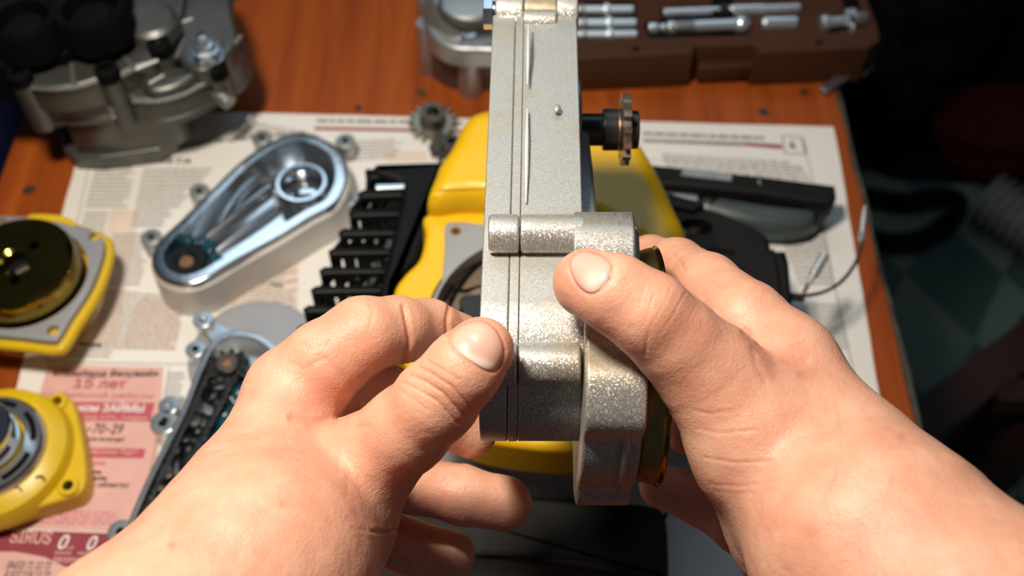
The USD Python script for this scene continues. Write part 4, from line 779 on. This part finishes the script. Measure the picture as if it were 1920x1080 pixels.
part('side_web', side(np.array([(0.336, -0.356), (0.30, -0.340), (0.25, -0.3225), (0.222, -0.325), (0.22, -0.37), (0.34, -0.395)]), 0.024, 0.0335, 0.002), 'cast_alu', gx, 35)
def bossx(y, z, r, x0, x1, mt='sparkle_paint', name='bolt_boss', bev=0.0012, n=34, lab=None):
    dx = 0.018 * (y - 0.25); return part(name, rod(Gp(x0 + dx, y, z), Gp(x1 + dx, y, z), r * K, bev=bev, n=n), mt, gx, 35, lab)
# the cross bosses on the top edge: two halves each, meeting at the seam
yb, zb = 0.2440, -0.3135
bossx(yb, zb, 0.0074, -0.0086, 0.0029); bossx(yb, zb, 0.0074, 0.0031, 0.0270)
y2, z2 = CL[0] + (RL + 0.001) * math.cos(math.radians(130)), CL[1] + (RL + 0.001) * math.sin(math.radians(130))
bossx(y2, z2, 0.0078, -0.009, 0.0029); bossx(y2, z2, 0.0078, 0.0031, 0.0250)
# bosses at the far end: bolt through both shells with a recess between
yt, zt_ = 0.3835, -0.3285
bossx(yt, zt_, 0.0098, -0.0097, 0.0029); bossx(yt, zt_, 0.0098, 0.0178, 0.0276); bossx(yt, zt_ + 0.001, 0.0068, 0.0029, 0.0180, 'rust_spacer', 'spacer', lab='rust-tinted spacer between the bosses')
bossx(yt - 0.0105, zt_ + 0.0045, 0.0052, 0.0030, 0.0178)
part('bolt', rod(Gp(-0.0132, yt, zt_), Gp(-0.0073, yt, zt_), 0.0066, n=6, bev=0.0006), 'zinc', gx); part('bolt_washer', rod(Gp(-0.0090, yt, zt_), Gp(-0.0072, yt, zt_), 0.0082), 'chrome', gx)
part('collar_step', side(np.array([(0.372, -0.3225), (0.400, -0.324), (0.402, -0.345), (0.372, -0.345)]), -0.0095, 0.0029, 0.001), 'sparkle_paint', gx)
# raised cast lines and the faint pad on the top face
for ya, ybb in ((0.362, 0.326), (0.312, 0.262)):
    part('cast_line', tube([Gp(0.0052 + 0.018 * (y - 0.25), y, -0.3171 + (0.0012 if y > 0.34 else 0)) for y in np.linspace(ya, ybb, 5)], [0.0003, 0.0008, 0.0008, 0.0003], 10, 4), 'pale_cast', gx, True)
for (x, y, z) in ((0.0185, 0.3125, -0.3172),):
    s_ = trimesh.creation.icosphere(2, 0.0013 * K); s_.apply_scale([1.2, 1.8, 0.8]); s_.apply_translation(Gp(x, y, z)); part('cast_nub', s_, 'sparkle_paint', gx, True)
# clutch flange on the right: lobed outline with scallops between its bosses
fc = (0.2150, -0.3600)
def lobed(r0, amp, n=160):
    out = []
    for t in np.arange(n) / n * 2 * math.pi:
        r = r0
        for b in (134, 224, 314, 44): 
            dlt = (math.degrees(t) - b + 180) % 360 - 180; r += amp * math.exp(-(dlt / 17.0) ** 4)
        out.append((fc[0] + r * math.cos(t), fc[1] + r * math.sin(t)))
    return np.array(out)
part('clutch_flange', side(lobed(0.0470, 0.0085), 0.0262, 0.0478, 0.0018), 'sparkle_paint', gx, 35)
part('flange_block', side(np.array([(0.2390, -0.3062), (0.2492, -0.3068), (0.2512, -0.334), (0.226, -0.334), (0.224, -0.3100)]), 0.0225, 0.0452, 0.0012), 'sparkle_paint', gx, 35)
for x_, a0, a1 in ((0.0405, 152, 196), (0.0395, 98, 118)):
    part('cast_rib', tube([Gp(x_, fc[0] + 0.0474 * math.cos(math.radians(t)), fc[1] + 0.0474 * math.sin(math.radians(t))) for t in np.linspace(a0, a1, 9)], 0.0016, 8, 3), 'sparkle_paint', gx)
y, z = fc[0] + 0.052 * math.cos(math.radians(238)), fc[1] + 0.052 * math.sin(math.radians(238)); bossx(y, z, 0.0018, 0.044, 0.0505, 'chrome', 'dowel')
part('clutch_drum', rod(Gp(0.0465, *fc), Gp(0.0555, *fc), 0.0445 * K, 0.0462 * K, 0.0016, 72), 'bronze_drum', gx, 35, 'bronze coloured clutch drum')
part('drum_lip', rod(Gp(0.0535, *fc), Gp(0.0562, *fc), 0.0455 * K, 0.0470 * K, 0.0005, 72), 'gold_zinc', gx, 35)
# output shaft, collar and sprocket
sy, sz = 0.3485, -0.3680
part('shaft_seal', rod(Gp(0.0275, sy, sz), Gp(0.0312, sy, sz), 0.0285 * K, n=56), 'machined_alu', gx)
part('shaft', rod(Gp(0.029, sy, sz), Gp(0.0585, sy, sz), 0.0076 * K, n=36, bev=0.0004), 'black_oxide', gx)
part('shaft_collar', rod(Gp(0.0425, sy, sz), Gp(0.0520, sy, sz), 0.0098 * K, n=40, bev=0.0006), 'black_oxide', gx)
part('shaft_nut', rod(Gp(0.0545, sy, sz), Gp(0.0592, sy, sz), 0.0092 * K, n=12, bev=0.0006), 'black_oxide', gx)
part('collar_cone', rod(Gp(0.0490, sy, sz), Gp(0.0515, sy, sz), 0.0100 * K, 0.0085 * K, n=40), 'copper_tint', gx, label='copper tinted weld')
part('sprocket', to_axis(slab(gear_poly(14, 0.0136 * K, 0.0168 * K), 0, 0.0038 * K, 0.0004, 2), Gp(0.0512, sy, sz), (1, 0, 0), (0, 1, 0.1)), 'tooth_steel', gx, 30)
# ---------------------------------------------------------------- the hands: one smooth surface each
def hp_(x, y, d): return P(x, y, d * K)
class Body:
    def __init__(self): self.groups = []
    def bones(self, chain, k):
        "chain of (px, py, d, radius mm); consecutive joints are joined by tapering limbs blended over k metres"
        js = [(hp_(x, y, d), r * 0.001 * K) for x, y, d, r in chain]
        self.groups.append(([(js[i], js[i + 1]) for i in range(len(js) - 1)], k))
def cap(p, a, ra, b, rb):
    ab = b - a; t = np.clip((p - a) @ ab / (ab @ ab), 0, 1)
    return np.linalg.norm(p - a - t[..., None] * ab, axis=-1) - (ra + (rb - ra) * t)
def smin(a, b, k):
    h = np.clip(0.5 + 0.5 * (b - a) / k, 0, 1); return b * (1 - h) + a * h - k * h * (1 - h)
def make_sdf(palm, palm_k, fingers, join_k, extra=()):
    def seg(c): js = [(hp_(x, y, d), r * 0.001 * K) for x, y, d, r in c]; return [(js[i], js[i + 1]) for i in range(len(js) - 1)]
    pal = [s for c in palm for s in seg(c)]; fin = [seg(c) for c in fingers]
    def f(p):
        d = None
        for (a, ra), (b, rb) in pal:
            q = cap(p, a, ra, b, rb); d = q if d is None else smin(d, q, palm_k)
        for s in fin:
            e = None
            for (a, ra), (b, rb) in s:
                q = cap(p, a, ra, b, rb); e = q if e is None else smin(e, q, 0.0035)
            d = smin(d, e, join_k)
        return d
    every = pal + [s for c in fin for s in c]
    P_ = np.array([x[0] for s in every for x in s]); R_ = np.array([x[1] for s in every for x in s])
    return f, (P_ - R_[:, None]).min(0) - 0.006, (P_ + R_[:, None]).max(0) + 0.006
def surface(f, lo, hi, h):
    "surface nets on a sparse grid"
    B = 8; n = (np.ceil((hi - lo) / h / B).astype(int) + 1) * B
    nb = n // B
    bi = np.stack(np.meshgrid(*[np.arange(k) for k in nb], indexing='ij'), -1).reshape(-1, 3)
    cen = lo + (bi + 0.5) * B * h; d = f(cen)
    G = np.repeat(np.repeat(np.repeat(d.reshape(nb), B, 0), B, 1), B, 2).astype(np.float32)
    act = bi[np.abs(d) < B * h * 1.25]
    off = np.stack(np.meshgrid(*[np.arange(B)] * 3, indexing='ij'), -1).reshape(-1, 3)
    for k in range(0, len(act), 400):
        ix = (act[k:k + 400, None, :] * B + off[None]).reshape(-1, 3); G[ix[:, 0], ix[:, 1], ix[:, 2]] = f(lo + ix * h)
    s = G < 0; m_ = np.zeros(tuple(n - 1), np.int8)
    C8 = [(a, b, c) for a in (0, 1) for b in (0, 1) for c in (0, 1)]
    sub = lambda A, o: A[o[0]:o[0] + n[0] - 1, o[1]:o[1] + n[1] - 1, o[2]:o[2] + n[2] - 1]
    for o in C8: m_ += sub(s, o)
    cells = np.argwhere((m_ > 0) & (m_ < 8)); idx = -np.ones(tuple(n - 1), int); idx[tuple(cells.T)] = np.arange(len(cells))
    V = np.zeros((len(cells), 3)); cnt = np.zeros(len(cells))
    for a in C8:
        for ax in range(3):
            if a[ax]: continue
            b = list(a); b[ax] = 1
            ga, gb = G[tuple((cells + a).T)], G[tuple((cells + b).T)]; c_ = (ga < 0) != (gb < 0); t = np.where(c_, ga / np.where(c_, ga - gb, 1), 0)
            q = np.array(a, float) + t[:, None] * np.eye(3)[ax]; V += np.where(c_[:, None], q, 0); cnt += c_
    V = lo + (cells + V / cnt[:, None]) * h; F = []
    for ax in range(3):
        u, w = (ax + 1) % 3, (ax + 2) % 3
        hi_ = [slice(1, None)] * 3; hi_[ax] = slice(0, -1); 
        A = G[tuple(slice(0, -1) if k == ax else slice(None) for k in range(3))] < 0; Bq = G[tuple(slice(1, None) if k == ax else slice(None) for k in range(3))] < 0
        e = np.argwhere(A != Bq); e = e[(e[:, u] > 0) & (e[:, w] > 0) & (e[:, u] < n[u] - 1) & (e[:, w] < n[w] - 1)]
        fl = A[tuple(e.T)]; du, dw = np.eye(3, dtype=int)[u], np.eye(3, dtype=int)[w]
        q = [idx[tuple((e - a * du - b * dw).T)] for a, b in ((1, 1), (0, 1), (0, 0), (1, 0))]
        Q = np.stack(q, 1); Q = np.where(fl[:, None], Q, Q[:, ::-1]); F += [Q[:, [0, 1, 2]], Q[:, [0, 2, 3]]]
    return V, np.vstack(F)
def grad(f, p, e=0.0004): return np.stack([(f(p + e * np.eye(3)[k]) - f(p - e * np.eye(3)[k])) / (2 * e) for k in range(3)], -1)
def seg_dist(x, y, pts):
    p = np.array(pts, float); best = np.full(len(x), 1e9); q = np.stack([x, y], 1)
    for a, b in zip(p[:-1], p[1:]):
        ab = b - a; t = np.clip((q - a) @ ab / (ab @ ab), 0, 1); best = np.minimum(best, np.linalg.norm(q - a - t[:, None] * ab, axis=1))
    return best
def build_hand(name, thing_, f, lo, hi, creases, flush, nails):
    V, Fc = surface(f, lo, hi, 0.00125)
    for _ in range(2):
        g = grad(f, V); V = V - (f(V) / np.maximum((g * g).sum(1), 0.2))[:, None] * g
    t = trimesh.Trimesh(V, Fc, process=False)
    px, py, dd = project(V)
    fine = (px > -60) & (px < 1980) & (py < 1140) & (np.einsum('ij,ij->i', grad(f, V), CAM - V) > 0)
    fm = fine[Fc].any(1); V, Fc = trimesh.remesh.subdivide(V, Fc, face_index=np.nonzero(fm)[0])[:2]
    g = grad(f, V); V = V - (f(V) / np.maximum((g * g).sum(1), 0.2))[:, None] * g
    N = grad(f, V); N /= np.linalg.norm(N, axis=1, keepdims=True)
    V = V + N * (0.0005 * (meshkit.fbm(V * 55, 3, 3) - 0.5) + 0.00025 * (meshkit.fbm(V * 260, 2, 6) - 0.5))[:, None]
    px, py, dd = project(V); face = np.einsum('ij,ij->i', N, CAM - V) > 0
    red = 0.16 * np.ones(len(V)) + 0.5 * (meshkit.fbm(V * 70, 3, 9) - 0.5)
    for x, y, r, a in flush: red += a * np.exp(-(((px - x) ** 2 + (py - y) ** 2) / r ** 2)) * face
    for pts, depth, wpx, dmax in creases:
        sel = face & (dd < dmax * K); ds = seg_dist(px[sel], py[sel], pts); w = np.exp(-(ds / wpx) ** 2); w2 = np.exp(-(ds / (wpx * 3.2)) ** 2)
        V[sel] -= N[sel] * (depth * 0.001 * (w - 0.32 * w2))[:, None]; red[sel] += (0.45 if wpx < 5.5 else 0.10) * w * min(1, abs(depth) * 1.6)
    for outline, dmax in nails:
        sel = face & (dd < dmax * K); o_ = spline(outline, 6); o_ = np.vstack([o_, o_[:1]]); ds = seg_dist(px[sel], py[sel], o_)
        V[sel] -= N[sel] * (0.00045 * np.exp(-(ds / 3.2) ** 2))[:, None]; red[sel] += 0.35 * np.exp(-(ds / 4.0) ** 2)
    b = BASE[str(thing_.GetPath())]
    t = trimesh.Trimesh(V, Fc, process=False)
    path = numbered(str(thing_.GetPath()), name); me = usdkit.mesh(stage, path, trimesh.Trimesh(V - b, Fc, process=False), M['skin'], smooth=True)
    UsdGeom.PrimvarsAPI(me).CreatePrimvar('flush', Sdf.ValueTypeNames.FloatArray, 'vertex').Set(Vt.FloatArray.FromNumpy(np.clip(red, 0, 1).astype(np.float32)))
    return me.GetPrim()
def nail_mesh(f, outline, dguess, scale=1.0, lift=0.00055, edge=-0.00025):
    "a thin curved plate on the surface under an outline"
    o_ = spline(outline, 8); c = o_.mean(0); rings_, nr_ = [], 12
    for k in range(1, nr_ + 1): rings_.append(c + (o_ - c) * (k / nr_) * scale)
    q = np.vstack([c[None]] + rings_); rho = np.r_[0, np.repeat(np.arange(1, nr_ + 1) / nr_, len(o_))]
    p = np.array([hp_(x, y, dguess) for x, y in q]); dr = p - CAM; dr /= np.linalg.norm(dr, axis=1, keepdims=True); s = np.linalg.norm(p - CAM, axis=1) - 0.03
    for _ in range(60): s += f(CAM + dr * s[:, None]) * 0.9
    p = CAM + dr * s[:, None]; N = grad(f, p); N /= np.linalg.norm(N, axis=1, keepdims=True)
    h = edge + (lift - edge) * (1 - rho ** 5); V = p + N * h[:, None]; n_ = len(o_); F = []
    for i in range(n_):
        j = (i + 1) % n_; F.append((0, 1 + i, 1 + j))
        for k in range(nr_ - 1):
            a, b = 1 + k * n_, 1 + (k + 1) * n_; F += [(a + i, b + i, b + j), (a + i, b + j, a + j)]
    V2 = np.vstack([V, V - N * 0.0008]); F = np.array(F); m_ = len(V); e0 = 1 + (nr_ - 1) * n_
    S = [(e0 + i, m_ + e0 + i, e0 + (i + 1) % n_) for i in range(n_)] + [(e0 + (i + 1) % n_, m_ + e0 + i, m_ + e0 + (i + 1) % n_) for i in range(n_)]
    t = trimesh.Trimesh(V2, np.vstack([F, F[:, ::-1] + m_, np.array(S)]), process=False)
    if np.einsum('ij,ij->i', t.face_normals[:len(F)], np.repeat((CAM - p.mean(0))[None], len(F), 0)).mean() < 0: t.invert()
    return t

def nail(f, outline, d, hand, pale):
    t = nail_mesh(f, outline, d, 0.97); x, y, _ = project(t.vertices)
    me = part('thumbnail', t, 'nail', hand, True)
    UsdGeom.PrimvarsAPI(me).CreatePrimvar('pale', Sdf.ValueTypeNames.FloatArray, 'vertex').Set(Vt.FloatArray.FromNumpy(np.clip(pale(x, y), 0, 1).astype(np.float32)))
pe = thing('person', 'person of whom only two bare hands and forearms show, holding the grey gearbox', 'person', hp_(960, 900, 0.40))
# left hand: thumb over the top edge, index finger against the side, the others beneath
L_palm = [[(548, 738, 0.405, 17), (470, 960, 0.372, 23)], [(590, 800, 0.428, 17), (500, 985, 0.395, 22)], [(630, 880, 0.445, 16), (540, 1010, 0.415, 20)], [(655, 975, 0.460, 15), (575, 1060, 0.430, 19)],
          [(690, 868, 0.385, 17), (600, 985, 0.385, 24)], [(640, 905, 0.410, 22), (560, 1010, 0.395, 26)], [(470, 960, 0.372, 25), (470, 1065, 0.350, 33)], [(600, 985, 0.385, 24), (500, 1075, 0.355, 33)], [(480, 1065, 0.350, 37), (270, 1300, 0.315, 40), (0, 1600, 0.28, 44)]]
L_fing = [[(690, 868, 0.385, 16.5), (762, 806, 0.373, 15.0), (817, 752, 0.364, 14.0), (868, 694, 0.358, 12.6), (902, 656, 0.359, 11.15)],
          [(548, 738, 0.405, 17), (610, 680, 0.402, 15.5), (680, 628, 0.405, 14.2), (742, 618, 0.416, 12.6), (800, 620, 0.436, 12.6), (858, 636, 0.452, 11.2)],
          [(590, 800, 0.428, 15.5), (715, 742, 0.438, 13), (830, 785, 0.450, 11.5), (885, 812, 0.455, 10.5)],
          [(630, 880, 0.445, 15), (775, 906, 0.446, 12.2), (870, 930, 0.446, 11.7), (945, 944, 0.446, 11.6)],
          [(655, 975, 0.460, 14), (760, 1024, 0.462, 11.5), (845, 1040, 0.462, 10.6)]]
fL, lo, hi = make_sdf(L_palm, 0.012, L_fing, 0.006)
nailL = [(842, 637), (855, 613), (878, 602), (907, 600), (931, 617), (945, 645), (946, 670), (934, 692), (917, 697), (892, 684), (862, 662)]
crL = [([(770, 702), (800, 716), (832, 738), (872, 782)], 0.55, 3.2, 0.40), ([(786, 688), (815, 704), (846, 724), (886, 768)], 0.40, 3.0, 0.40), ([(757, 716), (790, 734), (820, 752), (858, 794)], 0.40, 3.0, 0.40), ([(800, 676), (832, 694), (862, 712)], 0.25, 3, 0.40), ([(748, 730), (775, 748), (800, 768)], 0.2, 3, 0.40),
       ([(756, 574), (764, 610), (768, 640), (752, 690)], 1.1, 5, 0.44), ([(843, 572), (838, 600), (838, 625)], 0.9, 4.5, 0.45), ([(548, 784), (585, 792), (625, 788), (668, 762)], 1.0, 8, 0.42), ([(585, 800), (640, 806), (690, 800)], 0.3, 7, 0.42), ([(668, 762), (676, 735), (640, 700), (600, 668)], 0.35, 9, 0.42),
       ([(698, 996), (722, 999), (760, 990)], 0.7, 3, 0.43), ([(660, 990), (698, 996)], 0.2, 3, 0.43), ([(560, 640), (590, 655), (620, 640)], 0.18, 5, 0.42), ([(540, 680), (570, 690), (610, 672)], 0.15, 5, 0.42), ([(690, 560), (700, 585), (692, 615)], 0.15, 4, 0.42), ([(650, 850), (655, 890), (650, 930)], 0.14, 6, 0.42), ([(632, 846), (636, 885)], 0.14, 5, 0.42)]
flL = [(905, 650, 60, 0.12), (930, 680, 40, 0.25), (800, 740, 70, 0.14), (620, 620, 70, 0.22), (600, 790, 60, 0.16), (780, 940, 60, 0.25), (530, 946, 8, 0.6), (322, 1022, 7, 0.7), (670, 596, 7, 0.5), (640, 740, 80, 0.12)]
hl = build_hand('left_hand', pe, fL, lo, hi, crL, flL, [(nailL, 0.40)])
nail(fL, nailL, 0.372, hl, lambda x, y: 1 / (1 + np.exp(-((y - 658) - 0.42 * (x - 868)) / 2.5)) * 0.85)
# right hand: thumb across the case, index finger round the far side of the drum, the others below
R_palm = [[(1478, 682, 0.388, 17), (1598, 890, 0.362, 22)], [(1500, 770, 0.415, 17), (1606, 940, 0.385, 22)], [(1500, 855, 0.435, 16), (1600, 985, 0.405, 20)], [(1478, 965, 0.440, 15), (1585, 1050, 0.415, 19)],
          [(1335, 705, 0.367, 17.3), (1430, 830, 0.370, 23), (1560, 960, 0.365, 27)], [(1425, 875, 0.385, 19), (1505, 980, 0.385, 25), (1590, 1040, 0.375, 29)], [(1598, 890, 0.362, 24), (1640, 985, 0.345, 33)], [(1560, 960, 0.365, 27), (1625, 1040, 0.350, 36)], [(1632, 1030, 0.345, 37), (1850, 1225, 0.315, 40), (2150, 1500, 0.28, 44)]]
R_fing = [[(1335, 705, 0.367, 17.3), (1272, 642, 0.361, 14.9), (1216, 590, 0.356, 13.95), (1155, 552, 0.357, 12.75), (1102, 531, 0.3635, 12.0)],
          [(1478, 682, 0.388, 17), (1400, 602, 0.398, 14.5), (1325, 538, 0.424, 13.2), (1268, 503, 0.455, 12.3), (1220, 490, 0.482, 11.3), (1185, 500, 0.496, 10.4)],
          [(1500, 770, 0.415, 15), (1390, 720, 0.455, 12.5), (1330, 722, 0.478, 11), (1292, 762, 0.482, 10)],
          [(1500, 855, 0.435, 14.5), (1400, 840, 0.470, 12), (1338, 802, 0.482, 11), (1290, 812, 0.484, 10)],
          [(1478, 965, 0.440, 14), (1390, 985, 0.452, 12), (1315, 938, 0.466, 10.8), (1240, 912, 0.470, 9.8)]]
fR, lo, hi = make_sdf(R_palm, 0.012, R_fing, 0.006)
nailR = [(1067, 494), (1078, 476), (1102, 469), (1130, 478), (1146, 494), (1147, 512), (1137, 533), (1112, 551), (1092, 545), (1076, 525)]
crR = [([(1212, 528), (1204, 556), (1198, 580)], 0.16, 2.0, 0.4), ([(1226, 552), (1214, 590), (1206, 612)], 0.24, 2.0, 0.4), ([(1258, 540), (1240, 578), (1222, 610)], 0.2, 2.0, 0.4), ([(1286, 548), (1262, 590), (1240, 625)], 0.2, 2.0, 0.4), ([(1305, 570), (1292, 600)], 0.14, 2.0, 0.4),
       ([(1398, 622), (1425, 655), (1460, 678), (1510, 678)], 0.8, 8, 0.42), ([(1410, 655), (1420, 690), (1436, 715)], 0.3, 6, 0.41), ([(1308, 803), (1350, 812), (1420, 806)], 0.2, 3.5, 0.42), ([(1322, 858), (1380, 868), (1450, 864)], 0.26, 3.5, 0.42), ([(1332, 908), (1390, 912), (1460, 902)], 0.16, 3.5, 0.42), ([(1340, 922), (1420, 926)], 0.1, 3.5, 0.42), ([(1262, 474), (1276, 490), (1284, 505)], 0.35, 3.5, 0.44),
       ([(1560, 745), (1570, 790), (1576, 850), (1568, 900)], -0.18, 4, 0.42), ([(1210, 665), (1212, 645), (1216, 625)], 0.3, 4, 0.4), ([(1300, 770), (1330, 776), (1370, 770)], 0.2, 4, 0.42), ([(1480, 650), (1510, 640)], 0.2, 4, 0.42), ([(1420, 540), (1400, 560)], 0.15, 4, 0.42)]
flR = [(1060, 540, 45, 0.30), (1110, 600, 55, 0.28), (1240, 520, 50, 0.16), (1290, 700, 60, 0.12), (1330, 640, 70, 0.08), (1460, 640, 60, 0.18), (1500, 702, 7, 0.5), (1690, 820, 9, 0.5), (1520, 995, 18, 0.35), (1400, 640, 30, 0.2), (1380, 900, 60, 0.1)]
hr = build_hand('right_hand', pe, fR, lo, hi, crR, flR, [(nailR, 0.40)])
nail(fR, nailR, 0.370, hr, lambda x, y: 0.55 * np.exp(-(((x - 1112) / 16) ** 2 + ((y - 528) / 20) ** 2)))
